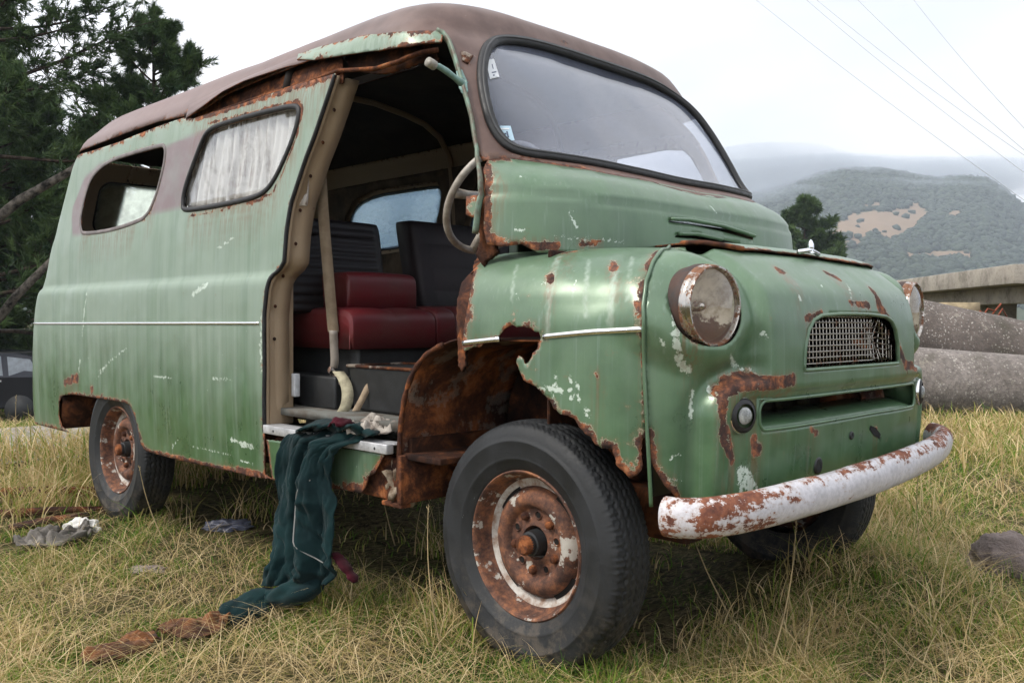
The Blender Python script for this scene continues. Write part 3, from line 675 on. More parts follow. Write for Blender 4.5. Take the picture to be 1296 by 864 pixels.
nose_m = dict(
  rust=[NOSE.T([(915, 497, .014), (930, 486, .02), (953, 482, .022), (975, 485, .014), (1003, 481, .014)]), NOSE.T([(917, 505, .010), (914, 530, .006), (921, 560, .014), (926, 585, .006)]), NOSE.T([(955, 555, .010), (958, 568, .016)]), NOSE.T([(1102, 365, .008), (1112, 385, .016), (1130, 420, .014), (1146, 462, .010), (1158, 465, .012)]), NOSE.T([(1075, 383, .003), (1100, 387, .006)]), NOSE.T([(985, 342, .012), (992, 344, .008)]), NOSE.T([(1045, 345, .004), (1060, 352, .010)]), NOSE.T([(868, 350, .010), (866, 400, .010), (880, 430, .008)]), NOSE.T([(822, 545, .006), (830, 600, .006), (855, 636, .010)]), NOSE.T([(1020, 403, .005), (1040, 396, .003)]),
        NOSE.T([(1108, 545, .010)]), NOSE.T([(1026, 543, .004), (1034, 547, .006)]), NOSE.T([(948, 470, .006)])],
  chip=[NOSE.T([(857, 400, .008), (855, 430, .005), (862, 462, .008), (872, 470, .006)]), NOSE.T([(925, 450, .004), (942, 470, .003)]), NOSE.T([(853, 395, .006), (858, 405, .007), (852, 425, .004)]), NOSE.T([(950, 468, .005)]), NOSE.T([(1040, 362, .002)]), NOSE.T([(1010, 360, .003)]), NOSE.T([(968, 420, .002), (968, 428, .002)]), NOSE.T([(900, 492, .008), (904, 503, .005)]), NOSE.T([(838, 605, .002), (862, 608, .002)]), NOSE.T([(848, 580, .001), (866, 572, .001)]), NOSE.T([(1012, 377, .006)]), NOSE.T([(1072, 360, .002), (1078, 378, .002)]), NOSE.T([(876, 495, .003), (874, 530, .001)]), NOSE.T([(1086, 500, .002), (1105, 512, .003)]), NOSE.T([(940, 600, .02), (948, 622, .03)]), NOSE.T([(835, 430, .001), (846, 440, .001)])],
  fade=[NOSE.T([(1110, 380, .01), (1140, 440, .01)])])
nose_out = symloop(nose_half)
nosep = panel('nose_panel', NOSE, nose_out, [slot, grh]+[lamp_hole(1), lamp_hole(-1)], .011, [PAINT, RUSTD, RUST], van, .004, nose_m, rim=(1, 0), edge_step=.010, rust_edges=[[p[:2] for p in nb]+[(nb[-1][0]-.03, .50)]])
surf_strip('wing_seam', NOSE, [p for p in seam], .010, .006, PAINT, wingr, off=.003)
surf_strip('wing_seam', NOSE, [(-a, b) for a, b in seam], .010, .006, PAINT, wingl, off=.003, step=.05)

surf_strip('trim_strip', NOSE, NOSE.T([(586, 434), (632, 429)]), .016, .005, TRIMC, wingr)
surf_strip('trim_strip', NOSE, NOSE.T([(688, 426), (750, 420), (813, 416.5)]), .016, .006, TRIMC, wingr)
# ---- roof cap, rear panel, far cab door
ring = [BODY.P(np.array([s_]), np.array([top_v]))[0] for s_ in np.linspace(-L, L, 80)[:-1]]
cap = MB(); cap.add([tuple(p) for p in ring]+[(-1.6, 0, 2.112)], [(i, (i+1) % 79, 79) for i in range(79)]); cap.build('roof_cap', BROWN, van)
def Bxz(x, z, y=-1.): return BODY.near((x, y, z))[:2]
rw = [(y, z) for y, z in rr(-.60, -.10, 1.46, 1.74, .06, 4)]
rwh = [BODY.near((-3.60+.42*(z-1.4), y, z)) for y, z in rw]; rwl = [(2*L-p[0], p[1]) for p in rwh]
for sg in (1, -1):
    out = [(sb, vb), (L-.004, vb), (L-.004, vg), (sb, vg)]; hole = list(rwh)
    if sg < 0: out = mir(out); hole = mir(hole)
    rp = panel('rear_door', BODY, out, [hole], .03, [PAINT, BEIGE, RUST], van, .004, {}, rim=(1, 1), edge_step=.02)
    surf_strip('window_seal', BODY, hole, .024, .007, RUBBER, rp, closed=True, smooth_it=1, step=.03)
    panel('window_glass', BODY, hole, [], .05, [m_glass('fogged_rear_glass', (.95, .97, .97), .72, (.80, .86, .80), .3, 12, True)]*2, rp, .003, {}, off=-.008, rim=(0, 0))
dl = [Bxz(-1.205, .46), Bxz(-1.205, 1.82), Bxz(-.45, 1.83), Bxz(-.36, 1.74), Bxz(-.17, 1.42), Bxz(-.13, 1.15), Bxz(-.14, .95), Bxz(-.30, .87), Bxz(-.42, .70), Bxz(-.47, .46)]
dw = [Bxz(-1.08, 1.38), Bxz(-1.06, 1.755), Bxz(-.56, 1.775), Bxz(-.46, 1.70), Bxz(-.26, 1.40), Bxz(-.32, 1.36), Bxz(-1.02, 1.36)]
doorl = panel('cab_door', BODY, mir(dl), [mir(dw)], .03, [PAINT, BEIGE, RUST], van, .02, {}, rim=(1, 1), edge_step=.02)
surf_strip('window_frame', BODY, mir(dw), .03, .012, RUBBER, doorl, closed=True, step=.03, smooth_it=1)
hb = MB(); hb.tube([(-1.12, .90, 1.02), (-1.12, .93, 1.02), (-.98, .93, 1.02)], .009); hb.build('door_handle', CHROME, doorl)
# wall above the left side panels up to the roof gutter
up = [(sb, 1.77), Bxz(-.36, 1.78), (Bxz(-.5, 1.8)[0], 1.93), (sb, 1.93)]
panel('cant_rail', BODY, mir(up), [], .05, [PAINT, BEIGE, RUST], van, .004, {}, off=-.012, rim=(1, 1))

# ---- the sprung gutter above the open side: rusty channel and green lip
ch = BODY.T([(236, 156), (310, 136), (376, 113), (424.5, 98)]); ch0 = [p[:2] for p in ch]
chb = BODY.T([(470, 87), (500, 78), (556, 60)])
chan = [(ch0[0][0]+.06, 1.80)]+ch0+[(a, b-.012) for a, b in ch0[::-1]][:0]
chan_out = [(ch0[0][0], 1.795)]+[(a, b-.01) for a, b in ch0[1:]]+[(ch0[-1][0]-.03, 1.93), (ch0[0][0], 1.93)]
panel('gutter_channel', BODY, chan_out, [], .016, [RUST, RUSTD, RUST], van, .006, {}, off=-.030, rim=(1, 1), rag=.003)
surf_strip('rusty_rail', BODY, [(a, 1.815+.01*math.sin(a*30)) for a, b in ch0]+[(p[0], p[1]+.008) for p in chb], .014, .010, RUST, van, off=-.02)
headc = [(ch0[-1][0]-.02, 1.835)]+[p[:2] for p in chb]+[(chb[-1][0], 1.94), (ch0[-1][0]-.02, 1.94)]
panel('door_header', BODY, headc, [], .02, [RUSTD, RUSTD, RUSTD], van, .01, {}, off=-.05, rim=(1, 1), rag=.002)
lip = BODY.T([(378, 78), (400, 78), (411, 76), (440, 71), (480, 66), (520, 61), (559, 57), (560, 48), (552, 43), (520, 43), (480, 46), (450, 51), (410, 61), (380, 71)])
panel('gutter_lip', BODY, lip, [], .010, [PAINT, RUST, RUST], van, .006, dict(rust=[BODY.T([(408, 72, .004), (412, 77, .006)])], fade=[BODY.T([(450, 60, .05), (540, 52, .05)])]), off=.010, rim=(1, 1))
# flap of torn roof skin standing off the channel
tp = BODY.T([(236, 150), (262, 136), (290, 119), (315, 107), (340, 97), (365, 86), (392, 77)]); A_ = np.array([p[:2] for p in tp]); A_ = np.array(resample(A_, .02, False))
n_ = len(A_); V = []; F = []
for i in range(n_):
    f_ = i/(n_-1); k_ = math.sin(PI*min(1, f_*1.1))
    for j in range(4):
        t_ = j/3; q = BODY.P(A_[i:i+1, 0], A_[i:i+1, 1]+.05-.052*t_, .004+.026*k_*t_*t_)[0]; V.append(q)
for i in range(n_-1):
    for j in range(3): F.append((i*4+j, i*4+j+1, i*4+j+5, i*4+j+4))
mesh('torn_roof_edge', V, F, [BROWN, RUSTD, RUST], van, solid=.004, rim=(1, 2))

# ---- B pillar jamb
jl = [(424, 95), (406.5, 148), (388, 199), (369.4, 254.6), (362.5, 296), (360, 331), (355, 340), (346, 348), (338, 366), (334.7, 398), (335, 470), (335, 546)]
J = [BODY.P(np.array([q[0]]), np.array([q[1]]), -.004)[0] for q in resample([p[:2] for p in BODY.T(jl)], .03, False)]
V = []; F = []
prof = [(0, 0), (.006, .012), (-.008, .020), (-.010, .040), (.002, .048), (.000, .098)]   # (dx, inwards)
for p in J:
    for dx, iy in prof: V.append((p[0]+dx-.002, p[1]+iy, p[2]))
k_ = len(prof)
for i in range(len(J)-1):
    for j in range(k_-1): F.append((i*k_+j, i*k_+j+1, (i+1)*k_+j+1, (i+1)*k_+j))
jb = mesh('door_pillar', V, F, [BEIGE], van); add_solid(jb, .003, None, 0)
# broad flat lower part of the pillar
lowj = MB(); lowj.box(-1.245, -1.222, -.845, -.745, .58, 1.14); lb = lowj.build('pillar_base', BEIGE, van, bevel=.004)
surf_strip('door_rubber', BODY, [p[:2] for p in BODY.T(jl)], .014, .008, RUBBER, van, off=.001)
for i in range(4, len(J)-8, 4):
    rv = MB(); rv.lathe([(0, .004), (.005, .003), (.007, 0)], 8, (J[i][0]+.006, J[i][1]+.033, J[i][2]), 'x'); rv.build('pillar_rivet', RUSTD, van)

# ---- screen pillar edge, hinge bracket, rotten hinge post
surf_strip('door_seal_channel', BODY, BODY.T([(553, 41), (560, 44), (568, 54), (577, 80), (587, 115), (597, 150), (604, 190), (608, 225), (606, 262), (602, 296)]), .014, .014, simple('pale_green_channel', (.17, .27, .20), .5, 0, .5, 22, .001, col2=(.10, .05, .03)), van, off=.003)
post = NOSE.T([(606, 322), (598, 340), (592, 345), (582, 358), (577, 378), (576, 400), (577, 430), (578, 462), (583, 470), (587, 462), (587, 440), (592, 412), (597, 380), (600, 358), (606, 342), (614, 332)])
panel('hinge_post', NOSE, post, [], .010, [RUST, RUSTD, RUST], van, .010, {}, off=-.006, rim=(1, 1), rag=.003)
post2 = BODY.T([(606, 203), (619, 203), (617, 225), (620, 260), (617, 290), (626, 318), (604, 332), (597, 322), (603, 300), (598, 282), (602, 240)])
panel('rotten_pillar', BODY, post2, [], .009, [RUSTD, RUSTD, RUST], van, .02, {}, off=-.022, rim=(1, 1), rag=.003)
a0, a1 = at(546, 81, y=-.90), at(584, 105, y=-.775)
arm = MB(); mid = (a0+a1)/2+Vector((0, 0, .006)); arm.tube([a0, a0.lerp(mid, .5)+Vector((0, 0, .003)), mid, a1.lerp(mid, .5), a1], [.006, .009, .010, .009, .012], 10)
br = empty('x') if False else None
mirror_arm = arm.build('mirror_arm', TEAL, van)
k_ = MB(); d_ = (a0-a1).normalized(); k_.tube([a0-d_*.012, a0+d_*.014], .014, 14); k_.build('arm_socket', CREAMP, mirror_arm)
pl_ = BODY.T([(577, 93), (584, 91), (590, 104), (592, 118), (588, 123), (581, 114)]); panel('mounting_plate', BODY, pl_, [], .01, [TEAL, TEAL], mirror_arm, .004, {}, off=.010, rim=(0, 0))
rp_ = BODY.T([(583, 66), (590, 67), (599, 72), (592, 82), (585, 78)]); panel('bare_bracket_patch', BODY, rp_, [], .01, [RUSTP, RUST], van, .003, {}, off=.004, rim=(0, 0))
gb = BODY.T([(592, 250), (606, 248), (606, 268), (600, 276), (591, 272)]); panel('hinge_block', BODY, gb, [], .01, [PAINT, RUST], van, .012, {}, off=.006, rim=(0, 0))

# ---- sill under the doorway
so_ = [(337, 556), (345, 607), (400, 614), (431, 619), (457, 624), (463, 617), (466, 603), (474, 599), (480, 588), (483, 582), (488, 574)]
sp = panel('sill_panel', BODY, BODY.T(so_), [], .011, [PAINT, RUSTD, RUST], van, .004, dict(rust=[BODY.T([(340, 600, .02), (338, 560, .008)]), BODY.T([(436, 614, .012), (460, 618, .012), (484, 580, .006)])], chip=[BODY.T([(452, 590, .004)])]), rim=(1, 2), rag=.0015,
   rust_edges=[[p[:2] for p in BODY.T(so_[5:])], [p[:2] for p in BODY.T(so_[1:6])]])
sx = MB(); sx.box(-1.22, -.47, -.83, -.60, .40, .535); sb_ = sx.build('sill_box', RUST, van, bevel=.01)
tr_ = MB(); tr_.box(-1.222, -.49, -.874, -.845, .553, .584); tr_.box(-1.222, -.49, -.845, -.80, .578, .584); tread = tr_.build('tread_strip', SILLM, van, bevel=.003)
for i in range(5): sw = MB(); sw.lathe([(0, .002), (.004, .001), (.005, 0)], 8, (-1.15+.15*i, -.8742, .567), 'y', -1); sw.build('screw', BLACK, tread)
st_ = MB(); st_.box(-1.22, -.50, -.80, -.60, .545, .572); st_.build('door_step', GREYF, van)
# torn end of the sill with crumbling foam
def lump(name, c, r, mat, par, seed=1, n=3, amp=.25, freq=6, squash=(1, 1, 1), flat_bottom=None):
    from mathutils import noise as mn
    bm = bmesh.new(); bmesh.ops.create_icosphere(bm, subdivisions=n, radius=1); c = Vector(c); o_ = Vector((seed*3.1, seed*1.7, seed*.9))
    for v in bm.verts:
        d = v.co.normalized(); k = 1+amp*(mn.fractal(d*freq*.4+o_, 1, 2, 5)*1.2); v.co = Vector((d.x*r*k*squash[0], d.y*r*k*squash[1], d.z*r*k*squash[2]))+c
    me = bpy.data.meshes.new(name); bm.to_mesh(me); bm.free(); return link(name, me, mat, par)
FOAM = simple('crumbling_foam', (.33, .27, .20), .95, 0, .7, 30, .006, 60, col2=(.10, .06, .035))
lump('sill_foam', (-.51, -.80, .462), .055, FOAM, van, 4, 4, .7, 5, (.6, .7, 1.25))
e_ = MB(); e_.box(-.475, -.455, -.845, -.60, .40, .55); e_.box(-.56, -.46, -.84, -.80, .385, .40); e_.build('sill_end', RUST, van, bevel=.004)

# ---- floor, step riser, inner structure
fl = MB(); fl.box(-3.70, -.485, -.80, .82, .615, .64); fl.box(-.485, -.02, -.35, .35, .615, .64); fl.build('cab_floor', GREYF, van)
ri = MB(); ri.box(-1.22, -.50, -.60, -.585, .56, .66); ri.box(-1.21, -.51, -.70, -.60, .572, .60); ri.build('step_riser', GREYF, van)
cb = MB(); cb.box(-3.6, .35, -.50, -.42, .36, .50); cb.box(-3.6, .35, .42, .50, .36, .50)
for x_ in (-3.3, -2.0, -1.0, .2): cb.box(x_-.04, x_+.04, -.42, .42, .38, .47)
cb.build('chassis_frame', RUSTD, van, bevel=.006)
ax = MB(); ax.tube([(-2.634, -.70, .345), (-2.634, .70, .345)], .045, 14); ax.lathe([(.02, -.12), (.13, -.08), (.16, 0), (.13, .08), (.02, .12)], 20, (-2.634, 0, .345), 'x'); ax.build('rear_axle', RUSTD, van)
ax = MB(); ax.tube([(0, -.66, .345), (0, -.45, .33), (0, .45, .33), (0, .66, .345)], .04, 12); ax.tube([(-.1, -.5, .28), (-.5, -.38, .42)], .02, 8); ax.build('front_axle', RUSTD, van)
# inner wheel arches: rusty tunnel behind the torn wing
def arch(sg, mat):
    V = []; F = []; na, nb_ = 44, 12
    from mathutils import noise as mn
    for i in range(na+1):
        a = PI*.985-(PI*.985-.30)*i/na; r_ = .545
        for j in range(nb_+1):
            y = .825-.47*j/nb_; ca, sa = math.cos(a), math.sin(a); pw = 2/3.6; q_ = 1+(.02*mn.noise(Vector((a*3, y*8, 1)))); X = .486*math.copysign(abs(ca)**pw, ca)*q_; Z = .40+.515*math.copysign(abs(sa)**pw, sa)*q_
            yo = min(.827, .86*(max(0, 1-max(0, (X+.4)/.95)**4.8))**(1/4.8)-.035); V.append((X, -sg*(.355+(yo-.355)*(1-j/nb_)), Z))
    for i in range(na):
        for j in range(nb_): F.append((i*(nb_+1)+j, (i+1)*(nb_+1)+j, (i+1)*(nb_+1)+j+1, i*(nb_+1)+j+1))
    o = mesh('inner_wheel_arch', V, F, [mat], van); add_solid(o, .004, None, 0); return o
ARCHM = m_rust('arch_rust', 1.15, 6.5, .25)
ar = arch(1, ARCHM); arch(-1, ARCHM)
for sg in (1, -1):
    iw = MB()
    V = [(.48*math.copysign(abs(math.cos(a))**.56, math.cos(a)), -sg*.36, .40+.51*abs(math.sin(a))**.56) for a in np.linspace(0, PI, 20)]; iw.add(V+[(-.47, -sg*.36, .46), (.47, -sg*.36, .46)], [tuple(range(20))+(20, 21)])
    o = iw.build('wheel_arch_wall', ARCHM, van, smooth=False); add_solid(o, .004)
ed = MB(); fa_ = np.linspace(PI*1.0, PI*.62, 26); ed.tube([(.486*math.copysign(abs(math.cos(a))**(2/3.6), math.cos(a)), -.829, .40+.515*abs(math.sin(a))**(2/3.6)) for a in fa_], [.006+.003*abs(math.sin(i*2.3)) for i in range(26)], 8); ed.build('arch_flange', RUST, van)
pt = MB(); pt.box(-.50, -.30, -.82, -.37, .535, .555); pt.box(-.475, -.46, -.80, -.36, .40, .60); pt.box(-.48, -.25, -.60, -.59, .42, .54); pt.box(-.50, -.25, -.362, -.35, .48, .80); pt.build('splash_plate', RUSTD, van, bevel=.004)
# rear arches (boxes inside)
for sg in (1, -1): rb_ = MB(); rb_.box(-3.36, -2.30, min(-sg*.84, -sg*.50), max(-sg*.84, -sg*.50), .62, .66); rb_.box(-3.38, -3.34, min(-sg*.84, -sg*.5), max(-sg*.84, -sg*.5), .38, .64); rb_.box(-2.30, -2.27, min(-sg*.84, -sg*.5), max(-sg*.84, -sg*.5), .40, .64); rb_.build('rear_wheel_box', RUSTD, van)
sbk = MB(); sbk.tube([(-3.8, -.5, .42), (-3.75, .5, .42)], .03, 8); sbk.build('rear_cross_tube', RUST, van)

# ---- interior
def rbx(name, x0, x1, y0, y1, z0, z1, mat, par, bev=.02, seg=3, lean=0, taper=0, sub=None):
    b_ = MB(); b_.box(x0, x1, y0, y1, z0, z1); V = [list(v) for v in b_.V]
    for i, v in enumerate(V):
        if v[2] == z1: v[0] += lean; v[1] = (v[1]-(y0+y1)/2)*(1-taper)+(y0+y1)/2
    o = mesh(name, V, b_.F, mat, par, True); add_bevel(o, bev, seg); return o
seat = rbx('bench_seat', -1.50, -.99, -.62, .72, .68, .875, BLACK, van, .012)
def ribbed(name, x0, x1, y0, y1, z0, z1, mat, par, n, axis, amp, lean=0, r=.03):
    """upholstered block with stitched ribs across its front / top"""
    nu, nv = 60, 40; V = []; F = []
    def sup(t, p=5): return (1-abs(2*t-1)**p)**(1/p)
    if axis == 'top':     # ribs run front-back on top face
        for i in range(nu+1):
            for j in range(nv+1):
                a = PI*j/nv; cx = -math.cos(a); cz = math.sin(a); e = .28; cx = math.copysign(abs(cx)**e, cx); cz = abs(cz)**e
                y = y0+(y1-y0)*i/nu; rib = amp*abs(math.sin(n*PI*i/nu))**.6; en = sup(i/nu, 8)
                V.append(((x0+x1)/2+(x1-x0)/2*cx*(.94+.06*en), y, z0+(z1-z0+rib)*cz*(.85+.15*en)))
    else:
        for i in range(nu+1):
            for j in range(nv+1):
                a = PI*j/nv; cy = -math.cos(a); cx = math.sin(a); e = .3; cy = math.copysign(abs(cy)**e, cy); cx = abs(cx)**e
                t = i/nu; z = z0+(z1-z0)*t; rib = amp*abs(math.sin(n*PI*t))**.6*(1 if abs(cy) < .8 else .2); en = sup(t, 6)
                V.append((x0+lean*t+(x1-x0+rib)*cx*(.7+.3*en), (y0+y1)/2+(y1-y0)/2*cy*(.92+.08*en), z))
    for i in range(nu):
        for j in range(nv): F.append((i*(nv+1)+j, i*(nv+1)+j+1, (i+1)*(nv+1)+j+1, (i+1)*(nv+1)+j))
    F.append(tuple(range(nv+1))); F.append(tuple(nu*(nv+1)+j for j in range(nv+1))[::-1])
    o = mesh(name, V, F, mat, par); add_solid(o, .004, None, 0); smooth_by_angle(o, 50); return o
ribbed('seat_cushion', -1.50, -.97, -.66, -.26, .86, 1.005, REDV, seat, 2, 'top', .008)
ribbed('seat_cushion', -1.50, -.975, -.255, -.155, .86, 1.015, REDV, seat, 1, 'top', .006)
ribbed('seat_cushion', -1.50, -.97, -.15, .60, .86, 1.015, REDV, seat, 8, 'top', .010)
ribbed('backrest', -1.36, -1.24, -.79, -.27, .99, 1.365, DARKV, seat, 11, 'x', .006, -.06)
ribbed('backrest', -1.34, -1.22, -.10, .50, .99, 1.40, simple('dark_maroon_vinyl', (.014, .005, .006), .55, 0, .4, 6, .0015, 60), seat, 4, 'x', .004, -.10)
ribbed('armrest', -1.28, -1.08, -.60, -.27, 1.00, 1.145, REDV, seat, 1, 'top', .004)
rbx('seat_riser', -1.45, -1.02, -.70, .60, .64, .76, BLACK, seat, .01)
box_ = None
# steering wheel
c0 = Vector((-.47, -.42, 1.377)); yv = Vector((0, 1, 0)); dv = Vector((math.sin(.62), 0, math.cos(.62))); axn = yv.cross(dv).normalized()
sw_ = MB(); ringp = [c0+(yv*math.cos(a)+dv*math.sin(a))*.205 for a in np.linspace(0, 2*PI, 60, endpoint=False)]; sw_.tube(ringp, .0125, 12, closed=True)
WHM = simple('weathered_steering_wheel', (.52, .48, .42), .45, 0, .7, 16, .001, 60, col2=(.24, .20, .16))
steer = sw_.build('steering_wheel', WHM, van)
sp_ = MB()
for a in (PI, 0, -PI/2): e1 = c0+(yv*math.cos(a)+dv*math.sin(a))*.20; sp_.tube([c0, c0.lerp(e1, .7), e1], [.020, .014, .018], 10)
sp_.build('spoke', WHM, steer); hb = MB(); hb.tube([c0-axn*.03, c0+axn*.015], .035, 16); hb.build('hub', WHM, steer)
co = MB(); co.tube([c0, c0+Vector((.30, 0, -.45)), c0+Vector((.42, 0, -.65))], .022, 10); co.build('steering_column', BLACK, van)
ds = MB(); ds.box(-.22, -.18, -.62, .62, 1.12, 1.29); ds.box(-.20, -.04, -.60, .60, 1.29, 1.305); ds.build('dashboard', simple('dark_green_dash', (.03, .05, .035), .5, 0, .3, 10), van, bevel=.01)
fw_ = MB(); fw_.box(.05, .062, -.74, .74, .60, 1.16); fw_.box(-.30, .06, -.35, .35, .64, 1.05); fw_.build('engine_cover', RUSTD, van, bevel=.02)
# roof hoop and side framing inside
for x_ in (-1.24, -2.05):
    hp = [BODY.P(np.array([s_]), np.array([v_]), -.025)[0] for s_, v_ in [(Bxz(x_, 1.2)[0], v__) for v__ in (1.2, 1.5, 1.8, 1.88, 1.99, 2.1, 2.2, 2.4)]]
    hp = [(x_ if abs(p[0]-x_) < .4 else x_, p[1], p[2]) for p in hp]; full = [tuple(p) for p in hp if x_ < -1.3 or p[2] > 1.78]; full += [(p[0], -p[1], p[2]) for p in hp[::-1]]
    h_ = MB(); h_.tube(full, .016, 8); h_.build('roof_hoop', HEADL if x_ > -1.3 else BEIGE, van)
lin = [Bxz(-3.45, .64), Bxz(-1.24, .64), Bxz(-1.24, 1.86), Bxz(-3.25, 1.86)]
iwn = [inset(w_, -.03) for w_ in (win1, win2)]
panel('side_lining', BODY, mir(lin), [mir(w_) for w_ in iwn], .04, [simple('shaded_beige_lining', (.15, .105, .065), .8, 0, .5, 5, .001, 40)]*2, van, .004, {}, off=-.03, rim=(0, 0), edge_step=.03)  # darker copy of the beige puts the cab's shade into the lining colour
# webbing seat belt
def ribbon(pts, w, side, th=.0016, twist=None):
    pts = [Vector(p) for p in pts]; V = []; F = []
    for i, p in enumerate(pts):
        sd = Vector(side[i] if isinstance(side, list) else side).normalized(); V += [p-sd*w/2, p+sd*w/2]
    for i in range(len(pts)-1): F.append((2*i, 2*i+1, 2*i+3, 2*i+2))
    return V, F
def webmat():
    b = NB('woven_belt'); n = b.noise(20, 4, .6); wv = b.wave(130, direction='Z'); c = b.mix(b.ramp(n, .3, .7), (.36, .28, .19), (.25, .18, .115)); c = b.mix(b.math('MULTIPLY', wv, .45), c, (.12, .09, .06)); b.set(Base_Color=c, Roughness=.9); b.bump(wv, .6, .002); return b.m
WEBM = webmat(); sdv = tuple(RT)
def bp(l): return [at(a, b, y=c) for a, b, c in l]
V, F = ribbon(chaikin([tuple(v) for v in bp([(405, 203, -.70), (409, 270, -.70), (415, 340, -.69), (420, 400, -.68), (422, 420, -.68)])], 2, False), .040, sdv); belt = mesh('seat_belt', V, F, [WEBM], van); add_solid(belt, .002, None, 0)
V, F = ribbon(chaikin([tuple(v) for v in bp([(422, 418, -.68), (423, 440, -.67), (424, 458, -.67), (422, 466, -.67)])], 1, False), .030, sdv); o = mesh('buckle_strap', V, F, [simple('pale_belt_plastic', (.30, .26, .22), .5)], belt); add_solid(o, .006, None, 0)
q0, q1 = at(417, 467, y=-.68), at(434, 486, y=-.68); bk = MB(); bk.tube([q0, q1], .012, 10, flat=(1.3, .6)); bk.build('buckle', CHROME, belt)
V, F = ribbon(chaikin([tuple(v) for v in bp([(428, 470, -.68), (437, 482, -.69), (441, 500, -.70), (437, 518, -.71), (424, 530, -.72)])], 2, False), .042, [sdv]*99); o = mesh('belt_tail', V, F, [simple('pale_webbing', (.42, .38, .26), .9, 0, .3, 30, .001, 200)], belt); add_solid(o, .002, None, 0)
V, F = ribbon(chaikin([tuple(v) for v in bp([(484, 492, -.62), (480, 481, -.64), (468, 484, -.66), (460, 502, -.68), (450, 520, -.70)])], 2, False), .026, sdv); o = mesh('belt_tail', V, F, [WEB], belt); add_solid(o, .002, None, 0)
wb_ = MB(); p_ = at(375, 487, y=-.745); wb_.box(p_.x-.012, p_.x+.012, -.76, -.735, p_.z-.043, p_.z+.043); wb_.build('white_catch', simple('white_plastic', (.72, .74, .76), .4), van, bevel=.004)

# ---- windscreen stickers
def sticker(name, px, cols):
    lp = BODY.T(px); o = panel(name, BODY, lp, [], .006, cols, wsg, 0, {}, off=-.0052, edge_step=.006); return o
WST = simple('white_sticker', (.68, .70, .72), .5, 0, .05); INK = simple('faded_ink', (.10, .12, .20), .6); BST = simple('pale_blue_sticker', (.42, .58, .68), .5, 0, .1)
q_ = sticker('sticker', [(615, 75), (626, 73), (633, 96), (621, 99)], [WST])
for seg in ([(623, 80), (624, 80), (625.5, 86), (624.5, 86)], [(623, 90), (629, 89), (629, 90.4), (623.2, 91.4)], [(624.5, 93.5), (626.5, 93), (627, 94.5), (625, 95)]): panel('print', BODY, BODY.T(seg), [], .004, [INK], q_, 0, {}, off=-.0044, edge_step=.004)
q_ = sticker('sticker', [(632, 158), (647, 158), (652, 176), (638, 178)], [BST])
for seg in ([(634, 161), (645, 161), (645.3, 163), (634.6, 163)], [(641, 165), (643, 165), (645, 173), (643, 173)], [(637, 168), (641, 167), (641.3, 169), (637.4, 170)]): panel('print', BODY, BODY.T(seg), [], .004, [INK if seg[0][0] != 634 else WST], q_, 0, {}, off=-.0044, edge_step=.004)

# ---- bonnet lid and mascot
lf = NOSE.T([(866, 314.5), (905, 319), (946, 325), (1000, 328.5), (1030, 332), (1060, 337.5), (1090, 342.5), (1116, 348)])
lf = [(a, b_+.024) for a, b_ in [q[:2] for q in lf]]
lid_out = [p[:2] for p in lf]+[(lf[-1][0]-.02, 1.55), (lf[0][0]+.02, 1.55)]
bon = panel('bonnet_lid', NOSE, lid_out, [], .018, [PAINT, RUSTD, RUST], van, .005, {}, off=.012, rim=(1, 2), rag=.0015)
surf_strip('lid_edge', NOSE, [(p[0], p[1]) for p in lf[:3]], .016, .007, RUST, bon, off=.011)
pm = NOSE.P(np.array([NOSE.trace(1034, 334)[0]]), np.array([NOSE.trace(1034, 334)[1]+.03]), .022)[0]; pm = Vector(pm)
mm = MB(); mm.lathe([(0, .042), (.005, .037), (.009, .027), (.010, .015), (.007, .006), (.013, .0)], 16, (pm.x, pm.y, pm.z-.004), 'z'); mm.tube([(pm.x, pm.y-.075, pm.z-.004), (pm.x, pm.y, pm.z+.006), (pm.x, pm.y+.05, pm.z-.004)], .007, 8); mm.build('bonnet_mascot', m_chrome('bright_chrome', .75, (.8, .82, .85)), bon)

